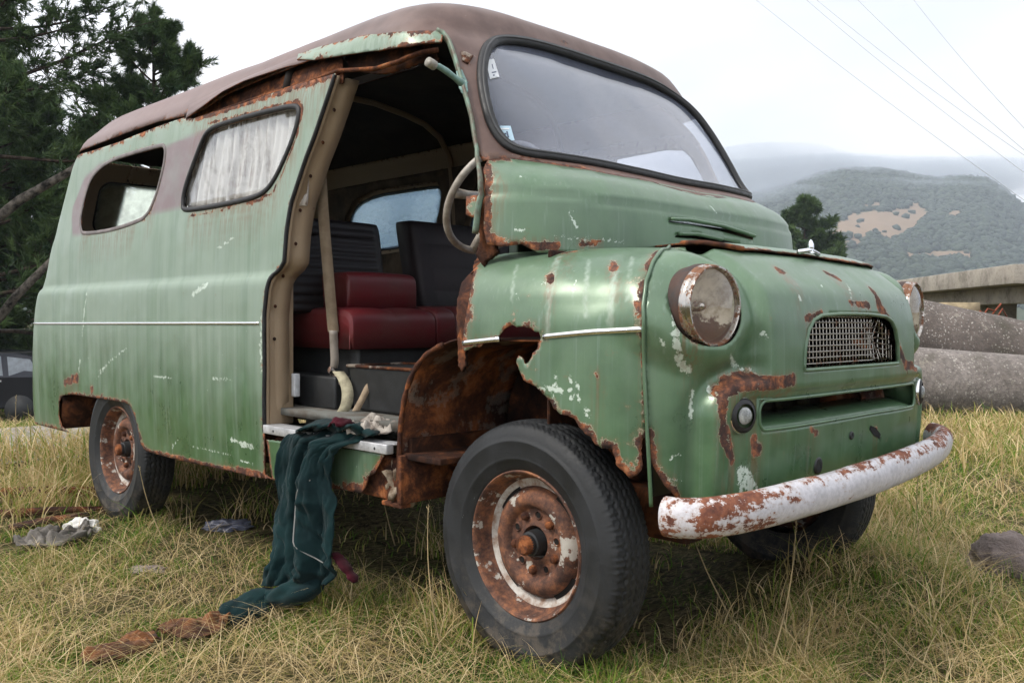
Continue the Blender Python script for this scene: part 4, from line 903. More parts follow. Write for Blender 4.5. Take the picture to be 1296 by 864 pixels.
# ---- headlamps
GL = m_glass('headlamp_glass', (.98, .97, .95), .10, (.60, .53, .44), .05, 14)
def reflector_mat():
    b = NB('stained_reflector'); z = b.sep()[2]; n = b.noise(14, 6, .7); r = b.ramp(b.math('ADD', b.math('MULTIPLY', z, -6.0), b.math('MULTIPLY', n, 1.1)), .70, .80)
    c = b.mix(b.ramp(n, .40, .62), (.70, .63, .52), (.33, .25, .17)); c = b.mix(r, c, b.mix(b.noise(60, 5, .7), (.13, .05, .03), (.05, .02, .015))); b.set(Base_Color=c, Roughness=.45, Metallic=.05); return b.m
REFL = reflector_mat(); RINGM = m_chrome('pitted_lamp_ring', .50, (.50, .47, .43)); RINGR = simple('perished_rubber_ring', (.030, .026, .025), .7, 0, .5, 24, .002, 80, col2=(.065, .030, .02))
def lamp(sg):
    h = empty('headlamp'); h.parent = van; h.location = Vector((.519, -sg*.643, 1.004))-van.location; h.scale = (.95, .95, .95)
    M = Matrix.Rotation(sg*math.radians(-6), 4, 'Z')
    def pc(name, prof, mat, n=56):
        b_ = MB(); b_.lathe(prof, n, (0, 0, 0), 'x'); me = bpy.data.meshes.new(name); me.from_pydata(b_.V, [], b_.F); me.transform(M); o = link(name, me, mat); o.parent = h; smooth_by_angle(o, 50); return o
    pc('rubber_ring', [(.102, -.10), (.106, -.07), (.111, -.050), (.1105, -.034), (.106, -.028)], RINGR)
    pc('outer_ring', [(.102, -.06), (.108, -.034), (.1095, -.024), (.108, -.014), (.1045, -.010)], RINGM)
    pc('bezel', [(.1045, -.014), (.107, -.004), (.1045, .003), (.100, .003), (.097, -.003), (.096, -.010)], RINGM)
    pc('reflector', [(.0965, -.012), (.088, -.030), (.07, -.055), (.045, -.072), (.0, -.08)], REFL)
    pc('lens', [(.097, -.005), (.07, .004), (.04, .010), (.0001, .012)], GL)
    pc('bulb', [(.014, -.08), (.014, -.05), (.010, -.038), (.0, -.034)], RINGM, 16)
    return h
lamp(1); lamp(-1)
def side_lamp(sg):
    q = NOSE.near((.6, -sg*.584, .733)); p = NOSE.P(np.array([q[0]]), np.array([q[1]]))[0]; nrm = Vector(NOSE.normal(np.array([q[0]]), np.array([q[1]]))[0]); nrm.z = 0; nrm.normalize()
    h = empty('side_lamp'); h.parent = van; h.location = Vector(p)-van.location; M = Vector((1, 0, 0)).rotation_difference(nrm).to_matrix().to_4x4()
    for nm, prof, mt in (('rubber_base', [(.044, -.004), (.043, .008), (.038, .014), (.030, .016)], RUBBER), ('chrome_ring', [(.0455, -.003), (.047, .006), (.0435, .010)], TRIMC), ('lens', [(.022, .014), (.018, .020), (.009, .023), (.0001, .024)], simple('cloudy_lens', (.45, .47, .46), .15, 0, .5, 40, 0, 80, .6))):
        b_ = MB(); b_.lathe(prof, 32, (0, 0, 0), 'x'); me = bpy.data.meshes.new(nm); me.from_pydata(b_.V, [], b_.F); me.transform(M); o = link(nm, me, mt); o.parent = h
side_lamp(1); side_lamp(-1)

# ---- grille wires, slot duct, small fittings on the nose
gm = MB()
def nsurf(y, z, off): q = NOSE.near((.6, y, z)); return Vector(NOSE.P(np.array([q[0]]), np.array([q[1]]), off)[0])
GY, GZ = np.linspace(-.34, .34, 18), np.linspace(.825, 1.0, 7)
GG = [[nsurf(y, z, 0) for z in GZ] for y in GY]
def gx(y, z):
    i = min(max((y+.34)/.68*17, 0), 16.999); j = min(max((z-.825)/.175*6, 0), 5.999); a, b = int(i), int(j); fa, fb = i-a, j-b
    return (GG[a][b].x*(1-fa)+GG[a+1][b].x*fa)*(1-fb)+(GG[a][b+1].x*(1-fa)+GG[a+1][b+1].x*fa)*fb
poly = np.array(gr_yz)
for i in range(31):
    y = -.312+.624*i/30; zs = [z for z in np.linspace(.842, .99, 30) if inside([(y, z)], poly)[0]]
    if len(zs) < 3: continue
    bend = .018*math.exp(-((y-.20)/.05)**2)
    gm.tube([(gx(y, z)-.022-bend*math.sin((z-.84)/.15*PI), y+bend*math.sin(z*60+y*90)*.5, z) for z in np.linspace(zs[0], zs[-1], 8)], .0023, 6)
for j in range(9):
    z = .852+.0162*j; ys = [y for y in np.linspace(-.318, .318, 90) if inside([(y, z)], poly)[0]]
    y1 = ys[-1] if j > 4 else ys[-1]-.03*(4-j)/3
    gm.tube([(gx(y, z)-.019-.012*math.exp(-((y-.22)/.05)**2), y, z+(.004*math.sin(y*40) if y > .15 else 0)) for y in np.linspace(ys[0], y1, 24)], .0025, 6)
gm.build('grille_mesh', m_chrome('dull_grille_wire', .58, (.36, .33, .29)), van)
surf_strip('grille_frame', NOSE, grh, .012, .007, PAINT, nosep, closed=True, off=-.002)
surf_strip('slot_frame', NOSE, slot, .010, .005, PAINT, nosep, closed=True, off=-.001)
V = []; F = []; ys = np.linspace(-.515, .515, 25)
for y in ys:
    p = nsurf(y, .688, -.004); p2 = nsurf(y, .768, -.004); V += [(p.x, y, .688), (p.x-.07, y, .708), (p.x-.14, y, .715), (p2.x, y, .770), (p2.x-.16, y, .790)]
for i in range(len(ys)-1):
    a, b = 5*i, 5*i+5; F += [(a, b, b+1, a+1), (a+1, b+1, b+2, a+2), (a+3, a+4, b+4, b+3)]
F += [(0, 1, 2, 4, 3), (5*24, 5*24+1, 5*24+2, 5*24+4, 5*24+3)]
duct = mesh('air_duct', V, F, [PAINT], van); add_solid(duct, .003, None, 0)
gb_ = MB(); gb_.box(.30, .31, -.60, .60, .50, 1.08); gb_.tube([(.36, -.3, .70), (.36, -.3, .80)], .02, 8); gb_.tube([(.37, -.05, .69), (.37, -.05, .80)], .014, 8); gb_.tube([(.36, .12, .70), (.37, .14, .80)], .025, 8); gb_.build('dark_back_wall', BLACK, van)  # black back wall paints the dark inside the nose, with tubes before it
def plug(name, y, z, r, mat, h_=.006):
    p = nsurf(y, z, 0); b_ = MB(); b_.lathe([(r, -.002), (r, h_*.6), (r*.75, h_), (r*.4, h_*.4), (.0001, h_*.5)], 20, p, 'x'); return b_.build(name, mat, nosep)
def yz(px, py): q = NOSE.trace(px, py); p = NOSE.P(np.array([q[0]]), np.array([q[1]]))[0]; return p[1], p[2]
plug('blanking_plug', *yz(1077, 551), .012, BLACK); plug('blanking_plug', *yz(1035, 590), .024, BLACK, .004)
hp_ = NOSE.T([(1101, 538), (1108, 541), (1114, 549), (1113, 555), (1106, 551), (1100, 543)]); panel('rust_hole_shade', NOSE, hp_, [], .005, [simple('painted_hole_black', (.004, .003, .003), 1)], nosep, 0, {}, off=.0015, edge_step=.005)  # black patch laid on the nose paints the dark of a hole

# ---- bumper
bpth = [(.485, .80), (.53, .797), (.578, .765), (.606, .70), (.636, .58), (.663, .43), (.682, .22), (.688, .08)]
P_ = [(x, -y, .505) for x, y in bpth]+[(x, y*.955, .505) for x, y in bpth[:0:-1]]
P_ = [(x, y, .533+.030*y/.9+.012*(1-(y/.86)**2)) for x, y, z in chaikin(P_, 3, False)]
ra = [1.0]*len(P_); ra[0] = .55; ra[1] = .8; ra[2] = .93; ra[-1] = .55; ra[-2] = .8; ra[-3] = .93
bm_ = MB(); bm_.tube(P_, ra, 24, flat=(.048, .034), up=(0, 0, 1))
from mathutils import noise as _mn
bm_.V = [tuple(Vector(v)+Vector((.004, 0, .004))*_mn.noise(Vector(v)*7)+Vector((.003, 0, .002))*_mn.noise(Vector(v)*19)) for v in bm_.V]
bm_.build('bumper', BUMP, van)
for sg in (1, -1): bi = MB(); bi.box(.35, .655, -sg*.42-.02, -sg*.42+.02, .50, .545); bi.build('bumper_iron', RUSTD, van)

# ---- wheels
def wheel(c, sg, fresh=True):
    h = empty('wheel'); h.parent = van; h.location = Vector(c)-van.location
    # tyre with a zig-zag road tread
    prof = [(.200, .050), (.206, .060), (.218, .067), (.236, .075), (.240, .0785), (.244, .0785), (.248, .0785), (.265, .0835), (.285, .085), (.2885, .0865), (.292, .0865), (.295, .084), (.305, .082), (.320, .076), (.330, .070)]
    tread = [(.3345+.0105*(1-abs(t)**2.6), .066*t) for t in np.linspace(1, -1, 45)]
    full = prof+[(r, w) for r, w in tread]+[(r, -w) for r, w in prof[::-1]]; n = 432; V = []; np_ = len(full)
    A = np.arange(n)*2*PI/n
    for k, (r, w) in enumerate(full):
        istr = len(prof) <= k < len(prof)+len(tread)
        for a in A:
            d = 0
            if istr:
                ph = (a*r/.026) % 1; zig = .0045*(abs(2*ph-1)*2-1)
                for g0 in (-.044, -.022, 0, .022, .044):
                    if abs(w-g0-zig) < .0022: d = .0055
                if abs(w) > .050 and ((a*r/.013) % 1) < .3: d = max(d, .004)
            elif k == len(prof)-1 or k == len(prof)+len(tread): d = .003 if ((a*r/.013) % 1) < .3 else 0
            rr_ = r-d; V.append((rr_*math.cos(a), -sg*w, rr_*math.sin(a)))
    F = [(i*n+k, i*n+(k+1) % n, (i+1)*n+(k+1) % n, (i+1)*n+k) for i in range(np_-1) for k in range(n)]
    V = [(x, y, max(z, -.338)) for x, y, z in V]
    me = bpy.data.meshes.new('tyre'); me.from_pydata(V, [], F); o = link('tyre', me, TYRE); o.parent = h; o.location = (0, 0, 0)
    def pc(name, prof, mat, n=72, cx=0, cz=0, smooth=45):
        b_ = MB(); b_.lathe(prof, n, (cx, 0, cz), 'y', -sg); me = bpy.data.meshes.new(name); me.from_pydata(b_.V, [], b_.F); o = link(name, me, mat); o.parent = h; smooth_by_angle(o, smooth); return o
    pc('rim', [(.198, .048), (.2065, .056), (.2085, .062), (.2045, .066), (.199, .063), (.195, .052), (.191, .030), (.186, .014), (.174, .004), (.166, -.006), (.163, -.030), (.160, -.050)], RIM)
    pc('rim_gap', [(.180, .010), (.172, .007), (.164, .003), (.1575, .002), (.156, -.006)], simple('flaking_white_paint', (.55, .53, .49), .8, 0, .6, 30, .003, 60, col2=(.22, .12, .07)))
    wd = pc('wheel_disc', [(.157, -.012), (.154, .004), (.146, .018), (.134, .028), (.120, .032), (.108, .029), (.100, .020), (.094, .012), (.080, .010), (.062, .010), (.054, .016), (.048, .016), (.046, .004), (.045, -.03)], RIM)
    V_ = pc('hub', [(.0455, -.028), (.040, -.02), (.036, .03), (.034, .038), (.028, .040), (.027, .062), (.022, .068), (.0001, .069)], BLACK, 32)
    pc('hub_cap', [(.0275, .045), (.0275, .064), (.022, .070), (.0001, .071)], RUST, 24)
    for i in range(10):
        a = i*PI/5+.2; cx, cz = .079*math.cos(a), .079*math.sin(a)
        if i % 2: pc('wheel_nut', [(.014, .008), (.0125, .022), (.008, .026), (.0001, .027)], RUST, 6, cx, cz)
        else:
            pc('stud_hole_shade', [(.0085, .0125), (.0001, .0125)], simple('hole_shade_black', (.006, .004, .003), 1) if i == 0 and 'hole_shade_black' not in bpy.data.materials else bpy.data.materials['hole_shade_black'], 14, cx, cz); pc('hole_rim', [(.0085, .0105), (.011, .0145), (.0145, .0105)], RIM, 16, cx, cz)  # flat black disc paints the dark inside each stud hole
    # black strips stand for the shade in the slots between disc and rim
    for i in range(4):
        sl_ = MB(); b_ = MB(); b_.lathe([(.1635, .0035), (.1515, .0105)], 10, (0, 0, 0), 'y', -sg, i*PI/2+.45, .62); sl_.add(b_.V, b_.F); sl_.build('vent_slot_shade', bpy.data.materials['hole_shade_black']).parent = h
    return h
w0 = wheel((0, -.713, .345), 1)
def copy_tree(o, parent=None):
    c = o.copy(); COL.objects.link(c); c.parent = parent
    for chd in list(o.children): copy_tree(chd, c)
    return c
for loc, rz, ry, tilt in (((-2.634, -.772, .340), 0, .8, -.02), ((0, .713, .345), PI, .4, 0), ((-2.634, .772, .345), PI, 1.4, 0)):
    c = copy_tree(w0, van); c.location = Vector(loc)-van.location; c.rotation_euler = (tilt, 0, rz)
tag(van.children[0]) if False else None
# window curtain hung inside
cu = [(a, b) for a, b in inset(win2o, -.03)]; A_ = np.array(cu); s0, s1 = A_[:, 0].min(), A_[:, 0].max(); v0_, v1_ = A_[:, 1].min(), A_[:, 1].max()
nu, nv = 170, 20; V = []; F = []
for i in range(nu+1):
    for j in range(nv+1):
        s_ = s0+(s1-s0)*i/nu; v_ = v0_+(v1_-v0_)*j/nv; V.append((s_, v_, -.038-.014*(math.sin(i*.42+.5*math.sin(i*.11))+.35*math.sin(i*1.1+j*.1))*(1-.25*j/nv)))
P_ = BODY.P(np.array([v[0] for v in V]), np.array([v[1] for v in V])); N_ = BODY.normal(np.array([v[0] for v in V]), np.array([v[1] for v in V]))
V = P_+N_*np.array([v[2] for v in V])[:, None]
F = [(i*(nv+1)+j, i*(nv+1)+j+1, (i+1)*(nv+1)+j+1, (i+1)*(nv+1)+j) for i in range(nu) for j in range(nv)]
def curtmat():
    b = NB('mouldy_white_curtain'); st = b.noise(1, 5, .65, b.scaled((22, 22, 2.2))); n = b.noise(24, 6, .75); c = b.mix(b.ramp(b.math('ADD', b.math('MULTIPLY', st, .7), b.math('MULTIPLY', n, .3)), .45, .62), (.74, .70, .66), (.26, .20, .15)); b.set(Base_Color=c, Roughness=.9); return b.m
cur = mesh('window_curtain', V, F, [curtmat()]); add_solid(cur, .001, None, 0)
tag(cur, 'mildewed white pleated curtain hanging inside the closed side window of the van', 'curtain')
# ------------------------------------------------------------------ light and sky
from mathutils import noise as mn
SUN_EL, SUN_AZ = math.radians(48), math.radians(202)      # azimuth from +Y, clockwise
SD = Vector((math.sin(SUN_AZ)*math.cos(SUN_EL), math.cos(SUN_AZ)*math.cos(SUN_EL), math.sin(SUN_EL)))
W = bpy.data.worlds.new('World'); scene.world = W; W.use_nodes = True; nt = W.node_tree; bg = nt.nodes['Background']
sky = nt.nodes.new('ShaderNodeTexSky'); sky.sky_type = 'NISHITA'; sky.sun_disc = False; sky.sun_elevation = SUN_EL; sky.sun_rotation = SUN_AZ; sky.dust_density = 3
tc = nt.nodes.new('ShaderNodeTexCoord'); mp = nt.nodes.new('ShaderNodeMapping'); mp.inputs['Scale'].default_value = (1, 1, 2.6); nt.links.new(tc.outputs['Generated'], mp.inputs[0])
cn = nt.nodes.new('ShaderNodeTexNoise'); cn.inputs['Scale'].default_value = 2.1; cn.inputs['Detail'].default_value = 5; cn.inputs['Roughness'].default_value = .5; nt.links.new(mp.outputs[0], cn.inputs['Vector'])
cr = nt.nodes.new('ShaderNodeValToRGB'); nt.links.new(cn.outputs[0], cr.inputs[0]); e = cr.color_ramp.elements
e[0].position = .36; e[0].color = (8.3, 8.7, 9.4, 1); e[1].position = .62; e[1].color = (10.6, 10.6, 10.8, 1)
sx_ = nt.nodes.new('ShaderNodeSeparateXYZ'); nt.links.new(tc.outputs['Generated'], sx_.inputs[0]); mr = nt.nodes.new('ShaderNodeMapRange'); mr.interpolation_type = 'SMOOTHSTEP'; nt.links.new(sx_.outputs[1], mr.inputs[0]); mr.inputs[1].default_value = .25; mr.inputs[2].default_value = 1.0; mr.inputs[3].default_value = 1.0; mr.inputs[4].default_value = .74
vm = nt.nodes.new('ShaderNodeVectorMath'); vm.operation = 'SCALE'; nt.links.new(cr.outputs[0], vm.inputs[0]); nt.links.new(mr.outputs[0], vm.inputs['Scale'])
mx = nt.nodes.new('ShaderNodeMix'); mx.data_type = 'RGBA'; mx.inputs[0].default_value = .93; nt.links.new(sky.outputs[0], mx.inputs[6]); nt.links.new(vm.outputs[0], mx.inputs[7]); nt.links.new(mx.outputs[2], bg.inputs[0]); bg.inputs[1].default_value = .082
ld = bpy.data.lights.new('sun', 'SUN'); ld.energy = 1.5; ld.angle = math.radians(12); ld.color = (1, .95, .87); lo = bpy.data.objects.new('sun', ld); COL.objects.link(lo); lo.rotation_euler = SD.to_track_quat('Z', 'Y').to_euler()
vs = scene.view_settings; vs.view_transform = 'Standard'; vs.look = 'None'; vs.gamma = 1; vs.exposure = 1.08; vs.use_curve_mapping = False

# ------------------------------------------------------------------ ground
def gz(x, y):
    """height of the ground"""
    x = np.asarray(x, float); y = np.asarray(y, float)
    d = -(x+4.5)*.9+(-y)*.0; z = -1.25*sstep(0, 14, d)
    r = np.hypot(x, y); z = z+.02*np.sin(x*1.7+y*.6)*np.cos(y*1.3-x*.4)*sstep(1.3, 3, np.hypot(x+1.3, (y)*1.2))
    z = z+.115*np.exp(-((x-.42)**2+(y-.62)**2)/.42**2)
    u = (x-1.7)*(-.70)+(y+2.56)*.71; z = z-.9*sstep(25, 70, u)
    return z
g1 = np.concatenate([np.linspace(-3000, -120, 24), np.linspace(-110, -16, 40), np.linspace(-15, 12, 136), np.linspace(13, 60, 30), np.linspace(70, 3000, 24)])
g2 = np.concatenate([np.linspace(-3000, -40, 20), np.linspace(-30, -6, 16), np.linspace(-5.5, 16, 110), np.linspace(17, 100, 50), np.linspace(120, 3000, 24)])
GX, GYY = np.meshgrid(g1, g2, indexing='ij'); GZZ = gz(GX, GYY)
for i in range(GX.shape[0]):
    for j in range(GX.shape[1]):
        if abs(GX[i, j]) < 20 and abs(GYY[i, j]) < 20: GZZ[i, j] += .035*mn.fractal(Vector((GX[i, j]*1.6, GYY[i, j]*1.6, 0)), 1, 2, 3)-.004
n1, n2 = GX.shape; V = np.stack([GX.ravel(), GYY.ravel(), GZZ.ravel()], 1)
F = [(i*n2+j, (i+1)*n2+j, (i+1)*n2+j+1, i*n2+j+1) for i in range(n1-1) for j in range(n2-1)]
def ground_mat():
    b = NB('field_soil_and_thatch'); n = b.noise(1.4, 6, .65); f = b.noise(22, 7, .75); t = b.noise(1, 6, .7, b.scaled((60, 25, 30)), dist=1.0)
    c = b.cr(n, [(.35, (.060, .075, .022)), (.5, (.11, .105, .040)), (.65, (.17, .135, .065))]); c = b.mix(b.ramp(f, .42, .62), c, (.035, .025, .014)); c = b.mix(b.math('MULTIPLY', b.ramp(t, .5, .6), .65), c, (.30, .23, .12))
    b.set(Base_Color=c, Roughness=.95); b.p.inputs['Specular IOR Level'].default_value = .1; b.bump(b.math('ADD', f, t), 1, .03); return b.m
gr = mesh('ground', V, F, [ground_mat()]); tag(gr, kind='structure')
# grey gravel track behind the van
def pathmat():
    b = NB('pale_gravel'); n = b.noise(3, 5, .6); f = b.noise(90, 5, .8); v = b.vor(60); c = b.mix(b.ramp(n, .3, .7), (.22, .195, .165), (.31, .28, .245)); c = b.mix(b.ramp(f, .45, .7), c, (.16, .145, .125)); b.set(Base_Color=c, Roughness=.95); b.bump(v, .6, .02); return b.m
V = []; F = []; rng2 = random.Random(5)
for i in range(41):
    t_ = i/40; x_ = -14+18*t_*.62; 
    for j in range(11):
        y0_ = -2.6+.05*math.sin(i*.9); y1_ = 1.2; yy = y0_+(y1_-y0_)*j/10+.12*math.sin(i*.7+j); xx = -9.6+5.0*t_+.15*math.sin(j*1.1+i*.3); V.append((xx, yy, float(gz(xx, yy))+.028))
F = [(i*11+j, (i+1)*11+j, (i+1)*11+j+1, i*11+j+1) for i in range(40) for j in range(10)]
tag(mesh('gravel_track', V, F, [pathmat()]), kind='structure')

# ------------------------------------------------------------------ hills
def azdir(px):
    d = FW+RT*(px-648)/CAM['f']; d[2] = 0; return d/np.linalg.norm(d)*math.sqrt(1+((px-648)/CAM['f'])**2)   # unit depth along the axis
ridge = [(-900, 80), (-500, 95), (-100, 105), (150, 120), (430, 150), (600, 158), (800, 156), (900, 152), (955, 156), (985, 164), (1010, 170), (1040, 180), (1065, 184), (1110, 183), (1150, 176), (1185, 172), (1215, 175), (1245, 172), (1262, 163), (1280, 150), (1296, 136), (1330, 118), (1400, 100), (1600, 80), (2100, 60)]
rx, ry_ = zip(*ridge); 
def ridge_h(px): return float(np.interp(px, rx, ry_))
DN, DF = 480., 1250.
NP, NR = 420, 90; V = []; pxs = np.linspace(-800, 2000, NP)
base = -1.5
for px in pxs:
    dr = azdir(px)
    for k in range(NR):
        t_ = k/(NR-1); D_ = DN+(DF-DN)*t_; p = CL+dr*D_; prof = (t_**.85)*(1-.10*math.sin(t_*PI*2))
        top = ridge_h(px)/CAM['f']*DF; z = base+(top+1)*prof
        z += (15*mn.fractal(Vector((p[0]/150, p[1]/150, 1)), 1, 2, 5)*min(1, t_*3)*(1-.75*t_)+2.2*mn.fractal(Vector((p[0]/30, p[1]/30, 3)), 1, 2, 4)*min(1, t_*3))
        V.append((p[0], p[1], z))
    for D_, zf in ((DF*1.08, .92), (DF*1.3, .4), (DF*1.5, 0)):
        p = CL+dr*D_; V.append((p[0], p[1], base-2+(ridge_h(px)/CAM['f']*DF)*zf))
NT = NR+3; F = [(i*NT+j, (i+1)*NT+j, (i+1)*NT+j+1, i*NT+j+1) for i in range(NP-1) for j in range(NT-1)]
HV = np.array(V).reshape(NP, NT, 3)
def bare(px, t_):   # the pale cleared slopes
    py = 414-ridge_h(px)*t_
    i = min(max((px+800)/2800*(NP-1), 0), NP-1.001); k = min(max(t_*(NR-1), 0), NR-1.001); q = HV[int(i), int(k)]; d = q-CL; dp = d@FW
    py = 432-CAM['f']*(d@UP)/dp; n = mn.fractal(Vector((px/26, py/9, 2)), 1, 2, 4)*11
    a = rbox(np.array(px-1108.-(285-py)*1.0), np.array(py-285.), 52, 20, 14)+n*1.1
    b = rbox(np.array(px-1185.), np.array(py-324.), 44, 5, 5)+n*.4
    c = rbox(np.array(px-1190.-(285-py)*1.2), np.array(py-272.), 10, 5, 5)+n*.5
    return min(float(a), float(b), float(c)) < 0
def hillmat():
    b = NB('hill_grass_and_scrub'); n_ = b.noise(.05, 5, .7); x = b.ramp(b.math('ADD', b.attr('bare'), b.math('MULTIPLY', b.math('SUBTRACT', n_, .5), 1.6)), .42, .56); n = b.noise(.012, 7, .7); f = b.noise(.12, 6, .7)
    c = b.mix(b.ramp(n, .35, .65), (.035, .055, .035), (.075, .085, .05)); c = b.mix(b.math('MULTIPLY', x, 1), c, b.mix(f, (.27, .185, .13), (.19, .145, .095))); b.set(Base_Color=c, Roughness=1); b.p.inputs['Specular IOR Level'].default_value = .05; return b.m
hill = mesh('hills', V, F, [hillmat()]); tag(hill, kind='structure')
at_ = np.zeros(len(V)); 
for i, px in enumerate(pxs):
    for k in range(NR): at_[i*NT+k] = 1.0 if bare(px, k/(NR-1)) else 0.0
hill.data.attributes.new('bare', 'FLOAT', 'POINT').data.foreach_set('value', at_.astype(np.float32))
# far-off wood on the hills: crowns
def ico(sub=1):
    bm = bmesh.new(); bmesh.ops.create_icosphere(bm, subdivisions=sub, radius=1); bm.verts.ensure_lookup_table(); v = np.array([x.co[:] for x in bm.verts]); f = np.array([[q.index for q in x.verts] for x in bm.faces]); bm.free(); return v, f
IV, IF = ico(1)
def bulk_mesh(name, V, F, mat, tint=None, smooth=False):
    me = bpy.data.meshes.new(name); nv, nf, k = len(V), len(F), F.shape[1]
    me.vertices.add(nv); me.vertices.foreach_set('co', np.asarray(V, np.float32).ravel()); me.loops.add(nf*k); me.loops.foreach_set('vertex_index', np.asarray(F, np.int32).ravel())
    me.polygons.add(nf); me.polygons.foreach_set('loop_start', np.arange(0, nf*k, k, dtype=np.int32)); me.polygons.foreach_set('loop_total', np.full(nf, k, np.int32)); me.update(calc_edges=True)
    if smooth: me.polygons.foreach_set('use_smooth', np.ones(nf, bool))
    if tint is not None: me.attributes.new('tint', 'FLOAT', 'POINT').data.foreach_set('value', np.asarray(tint, np.float32))
    me.materials.append(mat); o = bpy.data.objects.new(name, me); COL.objects.link(o); return o
VV = []; FF = []; TT = []; nn_ = 0
for q in range(52000):
    px = rng.uniform(380, 1500) if q > 3000 else rng.uniform(-400, 1800); t_ = rng.uniform(.02, 1.0)**.8
    if bare(px, t_) and rng.random() < .99: continue
    i = (px+800)/2800*(NP-1); j = t_*(NR-1); a, c_ = int(i), min(int(j), NR-2); fi, fj = i-a, j-c_
    if a >= NP-1: continue
    p = HV[a, c_]*(1-fi)*(1-fj)+HV[a+1, c_]*fi*(1-fj)+HV[a, c_+1]*(1-fi)*fj+HV[a+1, c_+1]*fi*fj
    r_ = rng.uniform(1.6, 4.4); v = IV*np.array([r_, r_, r_*rng.uniform(.6, 1.0)])*(1+.28*rng.normal(size=(len(IV), 1))*.7)+p+np.array([0, 0, r_*.3])
    VV.append(v); FF.append(IF+nn_); nn_ += len(IV); TT.append(np.full(len(IV), rng.random()))
tag(bulk_mesh('hillside_wood', np.concatenate(VV), np.concatenate(FF), m_leaf('far_foliage', (.014, .026, .018), (.038, .056, .032), 0), np.concatenate(TT)), kind='stuff')

# ------------------------------------------------------------------ trees
def frame(d):
    d = d/np.linalg.norm(d); a = np.cross(d, [0, 0, 1.]); 
    if np.linalg.norm(a) < .05: a = np.cross(d, [1., 0, 0])
    a /= np.linalg.norm(a); return d, a, np.cross(a, d)
NEEDLE = m_leaf('pine_needles', (.026, .060, .024), (.095, .150, .045), .15); BARK = simple('pine_bark', (.10, .075, .058), .95, 0, .6, 9, .02, 25, .1)
def pine(base, h, r0, limbs, spread, label, tufts=9, needles=16, nl=.17, seed=1, crown_base=.15, tl=1.0, limb_px=None, group=None, up=.25, lean=(0, 0), nw=.012, density=1.0):
    R = np.random.default_rng(seed); root = empty('pine_tree', tuple(base)); tag(root, label, 'tree', group)
    tb = MB(); pts = []; base = np.array(base, float)
    for k in range(12): t_ = k/11; pts.append(base+np.array([lean[0]*t_+.10*math.sin(t_*7+seed)*h/16, lean[1]*t_+.10*math.cos(t_*5+seed)*h/16, h*t_]))
    tb.tube([tuple(p) for p in pts], [r0*(1-.93*(k/11)**.8)+.01 for k in range(12)], 12); o = tb.build('trunk', BARK, root)
    lb = MB(); N_, D_ = [], []
    for q in range(limbs):
        f_ = crown_base+(1-crown_base)*((q+R.random())/limbs); k = f_*11; a = min(int(k), 10); p0 = pts[a]*(1-(k-a))+pts[a+1]*(k-a)
        az = R.uniform(0, 2*PI); prof = math.sin(min(1, (1-f_)*1.25+.10)*PI/2); ln = spread*prof*R.uniform(.55, 1.1)
        d = np.array([math.cos(az), math.sin(az), up+R.uniform(-.15, .25)+.5*f_**3]); d /= np.linalg.norm(d); lp = [p0]; dd = d.copy()
        for s_ in range(5): dd = dd+np.array([0, 0, -.07 if s_ < 2 else .10])+R.normal(size=3)*.09; dd /= np.linalg.norm(dd); lp.append(lp[-1]+dd*ln/5)
        rr0 = r0*.30*(1-f_*.6); lb.tube([tuple(p) for p in lp], [rr0*(1-.85*i/5)+.006 for i in range(6)], 6, cap=False)
        nt_ = int(tufts*density*(.4+ln/spread))
        for s_ in range(nt_):
            u = R.uniform(.28, 1)**.7*5; a = min(int(u), 4); p = lp[a]*(1-(u-a))+lp[a+1]*(u-a); dl = lp[a+1]-lp[a]; dl /= np.linalg.norm(dl)
            sd = dl*.6+R.normal(size=3)*.75+np.array([0, 0, .30]); sd /= np.linalg.norm(sd); tlen = tl*R.uniform(.35, 1.0)*ln/5*1.15; e_ = p+sd*tlen
            lb.tube([tuple(p), tuple(e_)], [.012, .005], 4, cap=False)
            for w in range(6):
                c_ = p+(e_-p)*R.uniform(.25, 1.05)+R.normal(size=3)*tlen*.20; dr_ = sd+R.normal(size=3)*.55; N_.append(c_); D_.append(dr_/np.linalg.norm(dr_))
    lo_ = lb.build('limbs', BARK, root)
    N_ = np.array(N_); D_ = np.array(D_); M = len(N_); a = np.cross(D_, [0, 0, 1.]); a /= np.linalg.norm(a, axis=1, keepdims=True)+1e-9; b_ = np.cross(a, D_)
    Vs = []; tint = []
    tt = np.clip(R.normal(.45, .25, M)+.15*(D_[:, 2]), 0, 1)
    for k in range(needles):
        an = 2*PI*k/needles+R.uniform(0, 1, M); sp = R.uniform(.35, 1.0, M); d = D_+(a*np.cos(an)[:, None]+b_*np.sin(an)[:, None])*sp[:, None]; d /= np.linalg.norm(d, axis=1, keepdims=True)
        L_ = nl*R.uniform(.7, 1.25, M)[:, None]; st = N_+D_*R.uniform(-.6, .6, M)[:, None]*nl; sd = np.cross(d, R.normal(size=(M, 3))); sd /= np.linalg.norm(sd, axis=1, keepdims=True)
        Vs.append(np.stack([st-sd*nw/2, st+sd*nw/2, st+d*L_], 1)); tint.append(np.repeat(tt, 3))
    Vs = np.concatenate(Vs).reshape(-1, 3)-np.array(base); F_ = np.arange(len(Vs)).reshape(-1, 3)
    o = bulk_mesh('crown', Vs, F_, NEEDLE, np.concatenate(tint)); o.parent = root
    return root
GP_ = 'tall dark pines on the left'
def gp(px, dist):
    p = CL+azdir(px)*dist; return (p[0], p[1], float(gz(p[0], p[1])))
pine(gp(-75, 21), 16, .26, 70, 4.8, 'tall dark pine at the far left whose long branches reach toward the van roof', 19, 20, .21, 3, .03, group=GP_, lean=(.5, .3), nw=.028)
